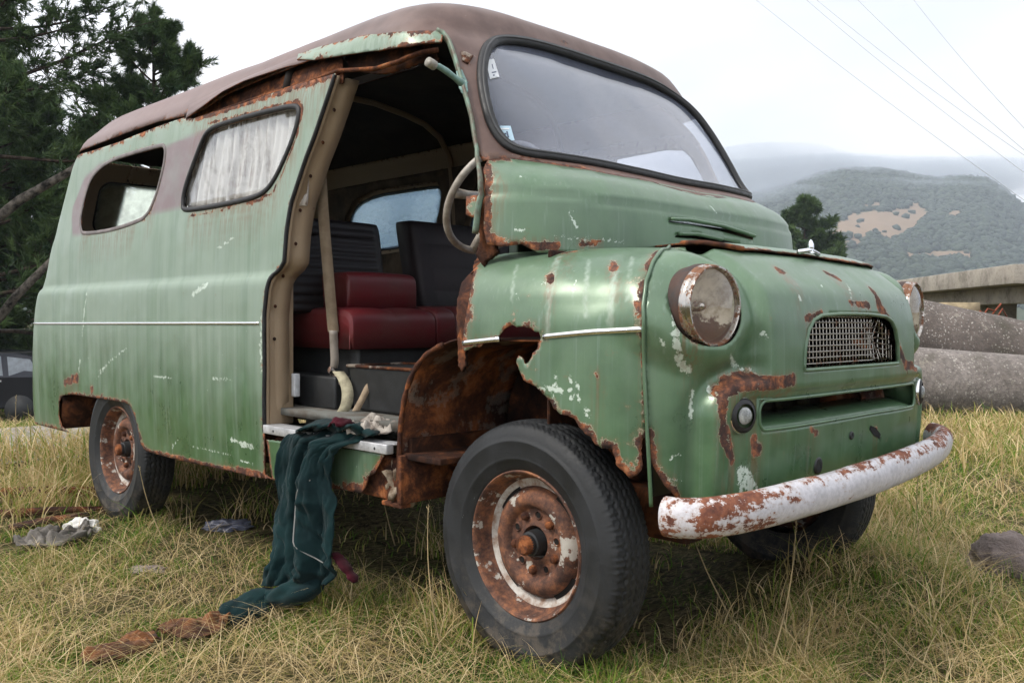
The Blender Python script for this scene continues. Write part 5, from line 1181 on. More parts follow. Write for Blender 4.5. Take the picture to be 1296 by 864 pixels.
pine(gp(-8, 25), 10.4, .20, 76, 2.3, 'dark bushy pine rising directly behind the left end of the van', 19, 20, .21, 8, .02, group=GP_, nw=.030)
pine(gp(20, 30), 9.5, .22, 110, 5.0, 'low spreading pine filling the gap above the parked dark car', 18, 20, .25, 14, .01, group=GP_, nw=.036)
pine(gp(192, 24), 10.1, .16, 100, 3.1, 'slender pine with an open ragged top just left of the van roof', 17, 20, .20, 21, .02, group=GP_, nw=.028)
pine(gp(1018, 78), 13.4, .30, 100, 4.2, 'rounded olive pine beyond the bonnet in front of the hills', 18, 18, .42, 31, .05, nw=.09, up=.35)
pine(gp(966, 84), 10.0, .25, 90, 4.4, 'lower bushy pine half hidden behind the scuttle beside the rounded pine', 18, 18, .45, 37, .02, nw=.10, up=.35)
# leaning dead limbs low in the pines
for nm, a, b_, d_, r_ in (('bare mossy trunk leaning low across the pines behind the van', (-40, 305), (92, 215), 19, .11), ('thin grey dead trunk leaning below the mossy one among the pines', (-30, 440), (70, 325), 19, .10)):
    p0, p1 = atd(*a, d_), atd(*b_, d_); k_ = MB(); g0 = p0+(p0-p1)*1.1; g0.z = float(gz(g0.x, g0.y))-.1
    k_.tube([tuple(g0), tuple(p0), tuple(p0.lerp(p1, .5)+Vector((0, 0, .12))), tuple(p1), tuple(p1+(p1-p0)*.35+Vector((0, 0, .35)))], [r_*1.3, r_*1.1, r_*.9, r_*.7, r_*.35], 10)
    tag(k_.build('leaning_trunk', simple('grey_bark', (.16, .14, .12), .95, 0, .6, 7, .02, 20, .1)), nm, 'dead tree')

# ------------------------------------------------------------------ concrete pipes and deck
CONC = m_concrete('speckled_concrete', (.33, .29, .265), (.20, .17, .15)); CONC2 = m_concrete('stained_concrete', (.46, .41, .35), (.30, .27, .23), False, .3)
def cyl_pipe(a, b, r, t, mat, label, seed):
    a, b = Vector(a), Vector(b); n = 64; L_ = (b-a).length; u = (b-a).normalized(); s_ = u.cross(Vector((0, 0, 1))).normalized(); w = s_.cross(u); V = []; m_ = 70
    for ring, rr_ in (('o', r), ('i', r-t)):
        for i in range(m_+1):
            for k in range(n):
                an = 2*PI*k/n; p = a+u*L_*i/m_; q_ = rr_*(1+.008*mn.fractal(Vector((p.x*2+seed, p.y*2, an*2)), 1, 2, 4)) if ring == 'o' else rr_; V.append(p+s_*math.cos(an)*q_+w*math.sin(an)*q_)
    F = []; o_ = (m_+1)*n
    for i in range(m_):
        for k in range(n): k2 = (k+1) % n; F.append((i*n+k, (i+1)*n+k, (i+1)*n+k2, i*n+k2)); F.append((o_+i*n+k, o_+i*n+k2, o_+(i+1)*n+k2, o_+(i+1)*n+k))
    for k in range(n): k2 = (k+1) % n; F.append((k, k2, o_+k2, o_+k)); F.append((m_*n+k, o_+m_*n+k, o_+m_*n+k2, m_*n+k2))
    return tag(mesh('concrete_pipe', V, F, [mat]), label, 'pipe', 'old concrete pipes behind the van')
pA, pB = atd(1120, 478, 9.9), atd(1460, 504, 9.8)
cyl_pipe(pA-(pB-pA)*.5, pB, .365, .06, CONC, 'pale speckled concrete pipe lying nearest in the grass behind the headlamp', 3)
pA, pB = atd(1120, 417, 11.2), atd(1480, 494, 10.9)
cyl_pipe(pA-(pB-pA)*.5, pB, .46, .07, m_concrete('dark_concrete', (.19, .155, .135), (.11, .088, .075)), 'darker brown concrete pipe lying behind the pale one, below the concrete deck', 9)
dk = empty('concrete_deck', tuple(atd(1283, 420, 14))); tag(dk, 'grey concrete deck on squat piers with a thick weathered edge, behind the two pipes', 'concrete structure')
c1 = atd(1283, 346, 13.5); c0_ = atd(1100, 366, 21.0); u = (c0_-c1); u.z = 0; L_ = u.length; u.normalize(); w = Vector((-u.y, u.x, 0)); w = w if w.dot(Vector(RT)) > 0 else -w
zt, zb_ = atd(1283, 334, 13.5).z, atd(1283, 359, 13.5).z
def dbox(name, s0, s1, t0, t1, z0, z1, mat, bev=.015):
    k_ = MB(); c_ = c1+u*(s0+s1)/2+w*(t0+t1)/2; c_.z = (z0+z1)/2; k_.obox(c_, u*(s1-s0)/2, w*(t1-t0)/2, (0, 0, (z1-z0)/2)); o = k_.build(name, mat, dk); add_bevel(o, bev); return o
dbox('deck_slab', 0, L_+4, 0, 7, zb_, zt, CONC2)
dbox('edge_beam', -.02, .35, .30, 7.4, zb_-.06, zt+.05, CONC2)
dbox('pier', 2.2, L_, .7, 1.0, -1, zb_-.003, CONC2); dbox('pier', .5, 1.0, 1.2, 6.0, -1, zb_-.003, CONC2)
dbox('bearer', .6, L_, .35, .62, zb_-.28, zb_-.003, CONC2)
tm = MB(); p = atd(1214, 392, 12.3); tm.obox(p, Vector(RT)*.26, (0, 0, .10), Vector(FW)*.05); tag(tm.build('timber_offcut', simple('pale_timber', (.42, .33, .20), .8, 0, .3, 8)), 'short pale timber offcut lying on top of the dark pipe', 'timber'); bpy.data.objects['timber_offcut'].data.materials[0].name = 'pale_timber'
rr_ = MB(); p = atd(1250, 398, 12.2)
for k in range(4): rr_.tube([tuple(p+Vector(RT)*(.10*k-.2)+Vector((0, 0, -.08))), tuple(p+Vector(RT)*(.10*k-.1)+Vector((0, 0, .05+.03*(k % 2)))), tuple(p+Vector(RT)*(.09*k)+Vector((0, 0, .10*(k % 3)-.05)))], .012, 6)
tag(rr_.build('rusty_wire', simple('orange_rust_wire', (.30, .07, .03), .9, 0, .4, 20)), 'tangle of orange rusty wire between the dark pipe and the concrete deck', 'wire')

# ------------------------------------------------------------------ power lines
for lab, a, b_, d0, d1 in (('lowest power line of the set crossing the pale sky at the right', (940, -12), (1320, 272), 70, 52), ('second lowest power line above the lowest one in the right-hand sky', (1005, -12), (1320, 238), 70, 50), ('middle power line of the sagging set in the right-hand sky', (1022, -8), (1320, 215), 72, 50), ('second highest power line in the right-hand sky', (1072, -12), (1320, 212), 70, 46), ('topmost power line at the upper right corner of the sky', (1146, -12), (1320, 190), 70, 44)):
    p0, p1 = atd(*a, d0), atd(*b_, d1); q0, q1 = p0-(p1-p0)*.6, p1+(p1-p0)*.6; k_ = MB()
    k_.tube([tuple(q0.lerp(q1, t_)-Vector((0, 0, 1.4*(1-(2*t_-1)**2)))+Vector((0, 0, 1.2))) for t_ in np.linspace(0, 1, 24)], .012, 5); tag(k_.build('power_line', simple('aluminium_cable', (.26, .265, .28), .5, .3) if 'aluminium_cable' not in bpy.data.materials else bpy.data.materials['aluminium_cable']), lab, 'power line', 'power lines across the sky')

# ------------------------------------------------------------------ dark car parked on the left, down the slope
def car():
    c = atd(-26, 470, 19.5); c.z = float(gz(c.x, c.y)); h = empty('parked_car', tuple(c)); tag(h, 'dark estate car parked down the slope at the left edge behind the grass', 'car')
    fx = Vector(RT).copy(); fx.z = 0; fx.normalize(); fy = Vector((-fx.y, fx.x, 0))    # fx = rearwards (towards the right of the photo), fy = away
    def P(x, y, z): return fx*x+fy*y+Vector((0, 0, z))
    CB = simple('dark_navy_car_paint', (.020, .022, .030), .25, .3, .1, 3); GLc = simple('car_window_glass', (.22, .25, .28), .08, 0, .3, 3, 0, 80, .8)
    side = [(-2.2, .42), (-2.2, .78), (-2.0, .92), (-1.1, 1.0), (-.45, 1.48), (0, 1.54), (1.1, 1.52), (1.65, 1.44), (1.95, 1.05), (2.1, .95), (2.15, .5), (2.05, .34), (-2.1, .34)]
    V = []; 
    for x, z in side:
        ins = .0 if z < 1.05 else .16*(z-1.05)/.5; V += [P(x, -.85+ins, z), P(x, .85-ins, z)]
    n = len(side); F = [(2*i, 2*((i+1) % n), 2*((i+1) % n)+1, 2*i+1) for i in range(n)]+[tuple(2*i for i in range(n))[::-1], tuple(2*i+1 for i in range(n))]
    o = mesh('body', [tuple(v) for v in V], F, [CB], smooth=False); o.parent = h; add_bevel(o, .05, 3)
    for wn in ([(-.95, 1.04), (-.42, 1.40), (-.02, 1.44), (-.02, 1.04)], [(.06, 1.04), (.06, 1.45), (.88, 1.44), (1.0, 1.04)], [(1.12, 1.04), (1.02, 1.43), (1.5, 1.38), (1.78, 1.06)]):
        V = [P(x, -.865+.16*max(0, z-1.05)/.5, z) for x, z in wn]+[P(x, -.80+.16*max(0, z-1.05)/.5, z) for x, z in wn]; F = [(0, 1, 2, 3), (7, 6, 5, 4)]+[(i, (i+1) % 4, 4+(i+1) % 4, 4+i) for i in range(4)]
        o = mesh('side_window', [tuple(v) for v in V], F, [GLc], smooth=False); o.parent = h
    for x in (-.12, .88): k_ = MB(); k_.obox(P(x, -.872, .93), fx*.09, fy*.012, (0, 0, .018)); o = k_.build('door_handle', simple('chrome_handle', (.7, .7, .72), .3, .5) if 'chrome_handle' not in bpy.data.materials else bpy.data.materials['chrome_handle'], smooth=False); o.parent = h
    for x in (-1.35, 1.35):
        for y in (-.78, .78): k_ = MB(); k_.tube([P(x, y-.1, .32), P(x, y+.1, .32)], .32, 24); o = k_.build('wheel', TYRE); o.parent = h
    k_ = MB(); k_.obox(P(2.08, -.74, .88), fx*.05, fy*.09, (0, 0, .12)); o = k_.build('tail_light', simple('red_lens', (.25, .02, .02), .2), smooth=False); o.parent = h
car()
# wire fence on the left
fz = empty('wire_fence', tuple(atd(-60, 430, 12))); tag(fz, 'slack wire fence with grey posts running behind the van at the left edge', 'fence')
for py0, py1 in ((419, 412), (449, 440)):
    k_ = MB(); k_.tube([tuple(atd(-200, py0, 12)-fz.location), tuple(atd(60, (py0+py1)/2+1, 12.5)-fz.location), tuple(atd(420, py1, 13)-fz.location)], .004, 5); k_.build('wire', BLACK).parent = fz
for px_ in (-190, 230): p = atd(px_, 412, 12.6); g = float(gz(p.x, p.y)); k_ = MB(); k_.tube([(p.x-fz.location.x, p.y-fz.location.y, g-.1-fz.location.z), (p.x-fz.location.x, p.y-fz.location.y, p.z+.06-fz.location.z)], .05, 10); k_.build('post', BARK).parent = fz
# ------------------------------------------------------------------ grass
def field(nm, N, pos, h, w, bend, mat, segs=4, tint=None, lean=None, seed=1):
    """N blades as one mesh; pos (N,2), h, w, bend (N,)"""
    R = np.random.default_rng(seed); x, y = pos[:, 0], pos[:, 1]; z = gz(x, y)
    az = R.uniform(0, 2*PI, N); d = np.stack([np.cos(az), np.sin(az)], 1)
    if lean is not None: d = d+lean; d /= np.linalg.norm(d, axis=1, keepdims=True)
    fa = R.uniform(0, 2*PI, N); sd = np.stack([np.cos(fa), np.sin(fa), np.zeros(N)], 1)
    V = []; 
    for k in range(segs+1):
        t_ = k/segs; out = bend*h*t_**2*(.9); up = h*(t_-.30*np.clip(bend, 0, 1.6)*t_**2.2)
        c = np.stack([x+d[:, 0]*out, y+d[:, 1]*out, z+up-.01], 1); ww = (w*(1-t_**1.6)*.5+.0002)[:, None]
        if k < segs: V += [c-sd*ww, c+sd*ww]
        else: V += [c]
    m_ = 2*segs+1; A = np.stack(V, 1).reshape(-1, 3); base_ = np.arange(N)[:, None]*m_
    T = []
    for k in range(segs-1): a = 2*k; T += [[a, a+1, a+3], [a, a+3, a+2]]
    a = 2*(segs-1); T += [[a, a+1, a+2]]
    F = (base_[:, :, None]+np.array(T)[None]).reshape(-1, 3)
    tn = np.repeat(tint if tint is not None else R.random(N), m_)
    return bulk_mesh(nm, A, F, mat, tn)
def grassmat(name, stops, tr=.35):
    b = NB(name); n = b.attr('tint'); c = b.cr(n, stops); b.set(Base_Color=c, Roughness=.65); b.p.inputs['Specular IOR Level'].default_value = .2
    t = b.n.new('ShaderNodeBsdfTranslucent'); b.put(t.inputs[0], c); mx = b.n.new('ShaderNodeMixShader'); mx.inputs[0].default_value = tr; b.l.new(b.p.outputs[0], mx.inputs[1]); b.l.new(t.outputs[0], mx.inputs[2]); b.l.new(mx.outputs[0], b.out.inputs[0]); return b.m
GM = grassmat('meadow_grass', [(0, (.045, .12, .012)), (.28, (.115, .23, .022)), (.43, (.20, .27, .036)), (.56, (.36, .29, .10)), (.74, (.56, .41, .20)), (1, (.80, .64, .38))])
def view_sample(N, d0, d1, seed, power=1.0, margin=.30):
    """ground points inside the wider view, density falling with distance"""
    R = np.random.default_rng(seed); u = R.uniform(0, 1, N)**power; D = d0*(d1/d0)**u; s = R.uniform(-.57-margin, .57+margin, N)
    f = FW[:2]/np.linalg.norm(FW[:2]); r = RT[:2]/np.linalg.norm(RT[:2]); return CL[:2]+D[:, None]*f+(D*s)[:, None]*r, D
def vnoise(P, sc, seed=0): return np.array([mn.noise(Vector((p[0]*sc, p[1]*sc, seed))) for p in P])
def coarse(P, sc, seed):     # quick lattice noise
    R = np.random.default_rng(seed); G = R.normal(size=(64, 64)); u = P/sc; i = np.floor(u).astype(int); f = u-i; f = f*f*(3-2*f); i %= 64; j = (i+1) % 64
    return (G[i[:, 0], i[:, 1]]*(1-f[:, 0])+G[j[:, 0], i[:, 1]]*f[:, 0])*(1-f[:, 1])+(G[i[:, 0], j[:, 1]]*(1-f[:, 0])+G[j[:, 0], j[:, 1]]*f[:, 0])*f[:, 1]
def vanmask(P):   # 1 under the van (sparse, no light), tall fringe around it
    x, y = P[:, 0], P[:, 1]; return (x > -3.7) & (x < .25) & (np.abs(y) < .68)
def trackmask(P): x, y = P[:, 0], P[:, 1]; return (x < -4.4+.5*coarse(P, .6, 2)) & (x > -9.8) & (y > -2.7) & (y < 1.3+.3*coarse(P, .5, 4))
def wheelclear(P):
    k = np.zeros(len(P), bool)
    for cx, cy in ((0, -.713), (-2.634, -.772), (0, .713), (-2.634, .772)): k |= (np.abs(P[:, 0]-cx) < .17) & (np.abs(P[:, 1]-cy) < .085)
    return k
LIT = [(128, 843, .09), (160, 826, .08), (200, 815, .08), (245, 805, .08), (283, 790, .09), (320, 770, .09), (350, 755, .10), (20, 695, .12), (60, 690, .16), (104, 678, .14), (187, 722, .07), (290, 668, .12), (1270, 742, .17), (1290, 760, .12), (1238, 722, .06), (60, 655, .2), (110, 640, .16), (10, 640, .2), (60, 625, .2), (400, 745, .12), (1084, 856, .05)]
def litter(P):
    k = np.zeros(len(P), bool)
    for px, py, r in LIT: c = at(px, py, z=0); k |= np.hypot(P[:, 0]-c.x, P[:, 1]-c.y) < r
    return k
def make_grass():
    P1, D1 = view_sample(190000, .95, 7, 11, .95); P2, D2 = view_sample(125000, 6, 40, 12, .8)
    P = np.concatenate([P1, P2]); D = np.concatenate([D1, D2]); R = np.random.default_rng(3)
    keep = ~wheelclear(P) & ~(trackmask(P) & (R.random(len(P)) > .03)) & ~(vanmask(P) & (R.random(len(P)) > .10)) & ~(litter(P) & (R.random(len(P)) > .18))
    # worn patches where thatch shows
    c1_, c2_, c3_ = coarse(P, .45, 5), coarse(P, .16, 6), coarse(P, 1.3, 7); keep &= ~((c1_+.6*c2_ < -.85) & (R.random(len(P)) > .25))
    P, D, c1_, c2_, c3_ = P[keep], D[keep], c1_[keep], c2_[keep], c3_[keep]; N = len(P)
    right = np.clip((P@(RT[:2])-.5)/2, -1, 1)
    tint = np.clip(.35+.17*c3_+.18*c1_+.13*c2_+R.normal(0, .24, N)-.10*np.clip(2.6-D, 0, 1), 0, 1)
    nearvan = np.clip(1-np.abs(np.abs(P[:, 1])-.85)/.28, 0, 1)*(P[:, 0] < .5)*(P[:, 0] > -3.9)
    h = np.clip(.043+.022*c1_+.016*c2_, .018, .2)*R.uniform(.5, 1.7, N)*(1+.9*nearvan)*np.clip(.7+D/9, 1, 2.6)
    w = R.uniform(.0022, .0050, N)*np.clip(D/3.2, 1, 5); bend = R.uniform(.2, 1.7, N)
    tag(field('meadow_grass', N, P, h, w, bend, GM, 4, tint, seed=4), kind='stuff')
    # matted straw: long flattened dry blades
    P, D = view_sample(66000, 1.0, 9, 21, 1.0); k = ~wheelclear(P) & ~vanmask(P) & ~trackmask(P) & ~litter(P); P, D = P[k], D[k]; N = len(P); R = np.random.default_rng(5)
    h = R.uniform(.05, .17, N); bend = R.uniform(1.2, 2.6, N); tint = np.clip(R.normal(.78, .14, N), 0, 1); w = R.uniform(.0012, .0028, N)*np.clip(D/3.5, 1, 4)
    tag(field('matted_straw', N, P, h, w, bend, GM, 5, tint, seed=6), kind='stuff')
    # tall clumps: along the van, behind the rear wheel, by the bumper
    PP = []; HH = []; R = np.random.default_rng(8)
    def clump(c, n, r, h0, h1):
        a = R.uniform(0, 2*PI, n); q = r*np.sqrt(R.random(n)); PP.append(np.stack([c[0]+q*np.cos(a), c[1]+q*np.sin(a)], 1)); HH.append(R.uniform(h0, h1, n))
    for px, py, n, r, h0, h1 in ((600, 815, 190, .16, .08, .24), (560, 780, 120, .14, .10, .26), (690, 850, 120, .13, .06, .16), (500, 770, 120, .16, .08, .2), (905, 770, 150, .22, .08, .2), (1000, 760, 140, .25, .08, .2), (1080, 740, 140, .3, .08, .22), (860, 800, 100, .15, .06, .18), (560, 700, 80, .12, .12, .28), (200, 660, 80, .18, .08, .2), (1160, 700, 120, .3, .1, .26), (320, 655, 60, .15, .1, .25), (770, 845, 90, .10, .06, .14), (1230, 560, 200, .8, .1, .22), (1000, 660, 120, .3, .1, .25), (1090, 640, 150, .3, .12, .34), (1040, 672, 170, .20, .10, .26), (1090, 655, 150, .22, .10, .28), (985, 690, 140, .2, .10, .24), (1140, 650, 120, .25, .1, .3), (1180, 830, 70, .12, .10, .26), (980, 840, 80, .12, .10, .24), (880, 850, 70, .12, .06, .2), (1250, 800, 80, .2, .1, .26), (40, 780, 50, .2, .05, .16), (420, 850, 60, .15, .05, .14)):
        p = at(px, py, z=0); clump(p, n, r, h0, h1)
    for q in range(110): clump((R.uniform(-5.2, -3.3), R.uniform(-2.9, .9)), 50, .22, .10, .44)
    for q in range(60): p = CL[:2]+azdir(R.uniform(1150, 1380))[:2]*R.uniform(5, 9.4); clump(p, 40, .35, .08, .26)
    for q in range(14): clump((R.uniform(-3.2, -2.9), R.uniform(-1.3, -.7)), 22, .15, .10, .34)
    P = np.concatenate(PP); h = np.concatenate(HH); k = ~wheelclear(P) & ~((P[:, 0] > -.75) & (P[:, 0] < .16) & (P[:, 1] > -.60) & (P[:, 1] < .5)); P, h = P[k], h[k]; N = len(P); tint = np.clip(R.normal(.66, .22, N), 0, 1)
    tag(field('tall_grass', N, P, h, R.uniform(.0020, .0042, N)*np.clip(((P-CL[:2])@FW[:2])/2.4, 1, 4), R.uniform(.15, 1.5, N), GM, 6, tint, seed=9), kind='stuff')
    # clover-like low green leaves near the bottom edge
    P, D = view_sample(9000, .95, 3.5, 31, 1.0); c_ = coarse(P, .5, 15); P = P[(c_ > .55) & ~wheelclear(P)]; N = len(P)
    tag(field('low_weeds', N, P, R.uniform(.015, .035, N), R.uniform(.008, .016, N), R.uniform(.8, 1.6, N), GM, 3, np.clip(R.normal(.08, .08, N), 0, 1), seed=12), kind='stuff')
make_grass()
# single seed stalks one can tell apart
STRAW = simple('dry_stalk', (.46, .35, .18), .7, 0, .3, 12)
def stalk(px, py, tx, ty, label, off=(0, 0, 0), curve=.04, head=.06, r=.0025):
    b0 = at(px, py, z=.0); d = (b0-Vector(CL)).dot(Vector(FW)); t1 = atd(tx, ty, d); k_ = MB(); n = 14; pts = []
    for i in range(n+1): t_ = i/n; p = b0.lerp(t1, t_)+Vector(RT)*curve*math.sin(t_*PI*.9)*(1 if tx > px else -1)*.5; pts.append(p)
    k_.tube([tuple(p) for p in pts], [r*(1.3-.9*i/n) for i in range(n+1)], 5); R = random.Random(px*7+py); L_ = (t1-b0).length
    nh = int(head/.004)
    for i in range(nh):
        t_ = 1-head/L_*(1-i/nh); p = b0.lerp(t1, t_); p = pts[min(n, int(t_*n))].lerp(pts[min(n, int(t_*n)+1)], t_*n-int(t_*n)) if t_ < 1 else pts[-1]
        sd = Vector((R.uniform(-1, 1), R.uniform(-1, 1), 1.1)).normalized(); q = p+sd*R.uniform(.006, .013); k_.tube([tuple(p), tuple(p.lerp(q, .5)+sd*.001), tuple(q)], [.0006, .0015, .0003], 4)
    tag(k_.build('dry_grass_stalk', STRAW), label, 'grass stalk', 'dry grass stalks sticking up')
stalk(972, 850, 1005, 655, 'tall straight dry stalk rising in front of the middle of the bumper', head=.05)
stalk(1172, 735, 1164, 600, 'dry stalk standing right of the bumper, near the right side of the photo', head=.03)
stalk(800, 800, 806, 712, 'short dry stalk with a nodding seed head against the front tyre', head=.035)
stalk(935, 800, 868, 640, 'thin dry stalk leaning left below the near end of the bumper', head=.02)
stalk(1144, 760, 1100, 675, 'thin dry stalk leaning left below the far half of the bumper', head=.02)
stalk(560, 830, 545, 640, 'tall dry stalk between the jacket and the front tyre', head=.02)
stalk(500, 690, 480, 560, 'green-brown stalk standing in the shade under the broken sill', head=.02)
stalk(215, 700, 178, 590, 'dry stalk leaning across the rear wheel', head=.02)
stalk(30, 640, 22, 500, 'tall dry stalk in front of the dark car', head=.05)
stalk(75, 600, 60, 480, 'dry stalk just behind the lower rear corner of the van', head=.05)
stalk(1190, 855, 1120, 790, 'short bent dry stalk near the lower right of the photo', head=.02)
stalk(700, 790, 640, 770, 'dry straw lying low across the foot of the front tyre', head=.02)
# ------------------------------------------------------------------ litter
def blob(name, px, py, w, h, d, mat, label, cat, seed=1, amp=.35, freq=5, z=0.0, fold=0):
    c = at(px, py, z=z); bm = bmesh.new(); bmesh.ops.create_icosphere(bm, subdivisions=5, radius=1); o_ = Vector((seed*2.3, seed, seed*.7)); R_, F_ = Vector((RT[0], RT[1], 0)).normalized(), Vector((FW[0], FW[1], 0)).normalized()
    for v in bm.verts:
        q = v.co.normalized(); k = 1+amp*mn.fractal(q*freq*.35+o_, 1, 2, 5)+(fold*abs(mn.noise(Vector((q.x*5, q.y*9, seed)))))
        v.co = c+R_*q.x*w*k+F_*q.y*d*k+Vector((0, 0, max(-.02, q.z*h*k)))
    me = bpy.data.meshes.new(name); bm.to_mesh(me); bm.free(); return tag(link(name, me, mat), label, cat)
STONE = m_concrete('field_stone', (.33, .26, .235), (.20, .16, .145), False, .4)
blob('stone', 1280, 728, .15, .15, .12, STONE, 'rounded brown-grey stone in the grass at the right edge', 'stone', 5, .5, 3)
blob('stone', 1238, 722, .05, .035, .05, STONE, 'small dark stone beside the large one at the right edge', 'stone', 8, .5, 3)
blob('stone', 187, 722, .07, .018, .05, STONE, 'flat grey stone half buried in the grass below the rear wheel', 'stone', 9)
blob('plastic_scrap', 290, 666, .10, .03, .06, simple('blue_grey_plastic', (.17, .18, .24), .4, 0, .4, 20), 'blue-grey plastic scrap lying in the shade below the middle of the van', 'scrap', 4, .5, 7)
blob('fleece_scrap', 104, 672, .085, .060, .05, simple('white_fleece', (.72, .70, .66), .95, 0, .15, 30, .003, 90), 'white fluffy scrap lying on the grey rag left of the rear wheel', 'cloth', 6, .25, 6)
blob('leather_scrap', 1084, 856, .045, .012, .03, simple('brown_leaf', (.11, .045, .03), .8, 0, .5, 20), 'small dark brown scrap at the bottom edge right of centre', 'scrap', 7, .5, 7)
# crumpled cloths as folded strips along a path on the ground
def crumple(name, pts, widths, mat, label, cat, amp=.022, seed=1, h0=.02, nu=36, step=.012, fr=26, parent=None):
    q = [Vector(p) for p in chaikin([tuple(p) for p in pts], 2, False)]; L_ = [0]
    for a, b_ in zip(q, q[1:]): L_.append(L_[-1]+(b_-a).length)
    n = max(8, int(L_[-1]/step)); V = []; up = Vector((0, 0, 1))
    for i in range(n+1):
        t_ = i/n; l_ = t_*L_[-1]; k = max(0, min(len(q)-2, int(np.searchsorted(L_, l_))-1)); f_ = (l_-L_[k])/(L_[k+1]-L_[k]+1e-9); p = q[k].lerp(q[k+1], f_); tg = (q[k+1]-q[k]).normalized(); sd = tg.cross(up).normalized()
        p = p+Vector((0, 0, .022 if parent is None and p.z < .2 else 0)); wd = float(np.interp(t_, np.linspace(0, 1, len(widths)), widths))*(1+.25*mn.noise(Vector((t_*9, seed, 2))))
        for j in range(nu+1):
            s_ = j/nu*2-1; hh = h0*(1-s_**4)+amp*(abs(mn.noise(Vector((s_*wd*fr+seed, l_*fr*.55, seed))))*2.0+.6*mn.noise(Vector((s_*wd*fr*3, l_*fr*2, seed+3))))*(1-.6*s_**6)
            r_ = p+sd*s_*wd*(1+.2*mn.noise(Vector((s_*3, l_*14, seed+5)))); g = max(0, float(gz(r_.x, r_.y))) if parent is None and p.z < .2 else 0; V.append((r_.x, r_.y, r_.z+hh))
    F = [(i*(nu+1)+j, i*(nu+1)+j+1, (i+1)*(nu+1)+j+1, (i+1)*(nu+1)+j) for i in range(n) for j in range(nu)]
    o = mesh(name, V, F, [mat], parent); add_solid(o, .003, None, 0)
    return tag(o, label, cat) if parent is None else o
def gpt(px, py, z=0): return tuple(at(px, py, z=z))
LEA = m_cloth('rotten_brown_leather', (.24, .10, .04), (.05, .026, .018), 12)
crumple('brown_rag', [gpt(120, 852), gpt(140, 832), gpt(158, 838), gpt(172, 818), gpt(200, 822)], [.03, .07, .06, .055, .02], LEA, 'dark crumpled brown rag at the far end of the litter trailing from the jacket sleeve', 'rag', .026, 3, .012, 40, .009, 20)
crumple('brown_rag', [gpt(205, 815), gpt(228, 800), gpt(250, 812), gpt(272, 796), gpt(292, 797)], [.02, .05, .065, .05, .025], LEA, 'orange-brown crumpled rag lying against the tip of the jacket sleeve', 'rag', .024, 9, .012, 40, .009, 20)
crumple('grey_rag', [gpt(18, 697), gpt(52, 692), gpt(85, 690), gpt(112, 680)], [.03, .09, .09, .04], m_cloth('dirty_grey_cloth', (.22, .20, .18), (.08, .07, .06), 12), 'dirty grey rag matted into the grass left of the rear wheel', 'rag', .036, 5, .012, 40, .010, 30)
# rusty iron behind the rear wheel
def bar(a, b_, r, label, flat=None): k_ = MB(); k_.tube([a, tuple((Vector(a)+Vector(b_))/2+Vector((0, 0, .008))), b_], r, 10, flat=flat); tag(k_.build('rusty_bar', m_rust('bar_rust', .8, 9) if 'bar_rust' not in bpy.data.materials else bpy.data.materials['bar_rust']), label, 'scrap metal', 'rusty iron lying behind the rear wheel')
bar(gpt(-30, 625, .05), gpt(135, 622, .05), .028, 'upper dark rusty iron tube lying behind the rear wheel')
bar(gpt(-40, 652, .03), gpt(150, 645, .03), .020, 'lower thin rusty iron bar behind the rear wheel')
bar(gpt(12, 668, .02), gpt(112, 652, .035), .045, 'short thick orange-rusted iron plate left of the rear wheel', (.35, 1))
# ------------------------------------------------------------------ things in the doorway
def boxm():
    bb = MB(); a = at(459, 463, y=-.62); b_ = at(546, 463, y=-.62)
    bb.box(a.x, a.x+.34, -.66, -.42, .645, a.z); return bb, a
bb, a_ = boxm(); V = [list(v) for v in bb.V]
for i, v in enumerate(V):
    if v[2] > .7: v[0] += -.015 if v[0] < a_.x+.1 else .015; v[1] += -.012 if v[1] < -.6 else .012
bx_ = mesh('black_box', V, bb.F, [BLACK], None, False); add_bevel(bx_, .008); tag(bx_, 'black open-topped box with a rusty rim standing on the cab floor behind the sill', 'box')
k_ = MB(); z_ = a_.z+.002; k_.tube([(a_.x-.017, -.674, z_), (a_.x+.357, -.674, z_), (a_.x+.357, -.406, z_), (a_.x-.017, -.406, z_)], .006, 8, closed=True); k_.build('rim', RUSTP, bx_)
NEWS = m_cloth('dirty_paper_rag', (.44, .40, .35), (.14, .11, .09), 22)
crumple('dirty_cloth', [tuple(at(436, 549, z=.60)), tuple(at(456, 546, z=.605)), tuple(at(478, 546, z=.605)), tuple(at(506, 549, z=.60))], [.03, .075, .08, .03], NEWS, 'crumpled dirty off-white cloth lying on the sill beside the jacket', 'rag', .030, 11, .012, 40, .008, 40)
# ---- the jacket
JM = m_cloth('bottle_green_fleece', (.007, .027, .028), (.004, .014, .016), 5); MAR = m_cloth('maroon_knit', (.060, .005, .012), (.030, .004, .008), 9); ZIP = simple('pale_zip', (.24, .24, .23), .6)
rows = [ # left px, right px, distance plane y (left, right)
 ((402, 533), (500, 521), -.62, -.62), ((392, 538), (503, 534), -.74, -.70), ((376, 545), (470, 556), -.83, -.84), ((360, 553), (436, 567), -.893, -.885), ((354, 570), (428, 582), -.905, -.893), ((350, 600), (424, 606), -.915, -.90), ((351, 630), (428, 628), -.92, -.905), ((350, 655), (431, 650), -.93, -.91), ((354, 680), (433, 676), -.94, -.915), ((360, 705), (434, 702), -.945, -.92), ((355, 722), (434, 722), -.95, -.925), ((352, 738), (425, 738), -.955, -.93)]
nr = len(rows); tv = np.linspace(0, 1, nr); co = [pchip(tv, [r[i][k] for r in rows]) for i in (0, 1) for k in (0, 1)]; cy_ = [pchip(tv, [r[i] for r in rows]) for i in (2, 3)]
nu, nv = 110, 170; V = []
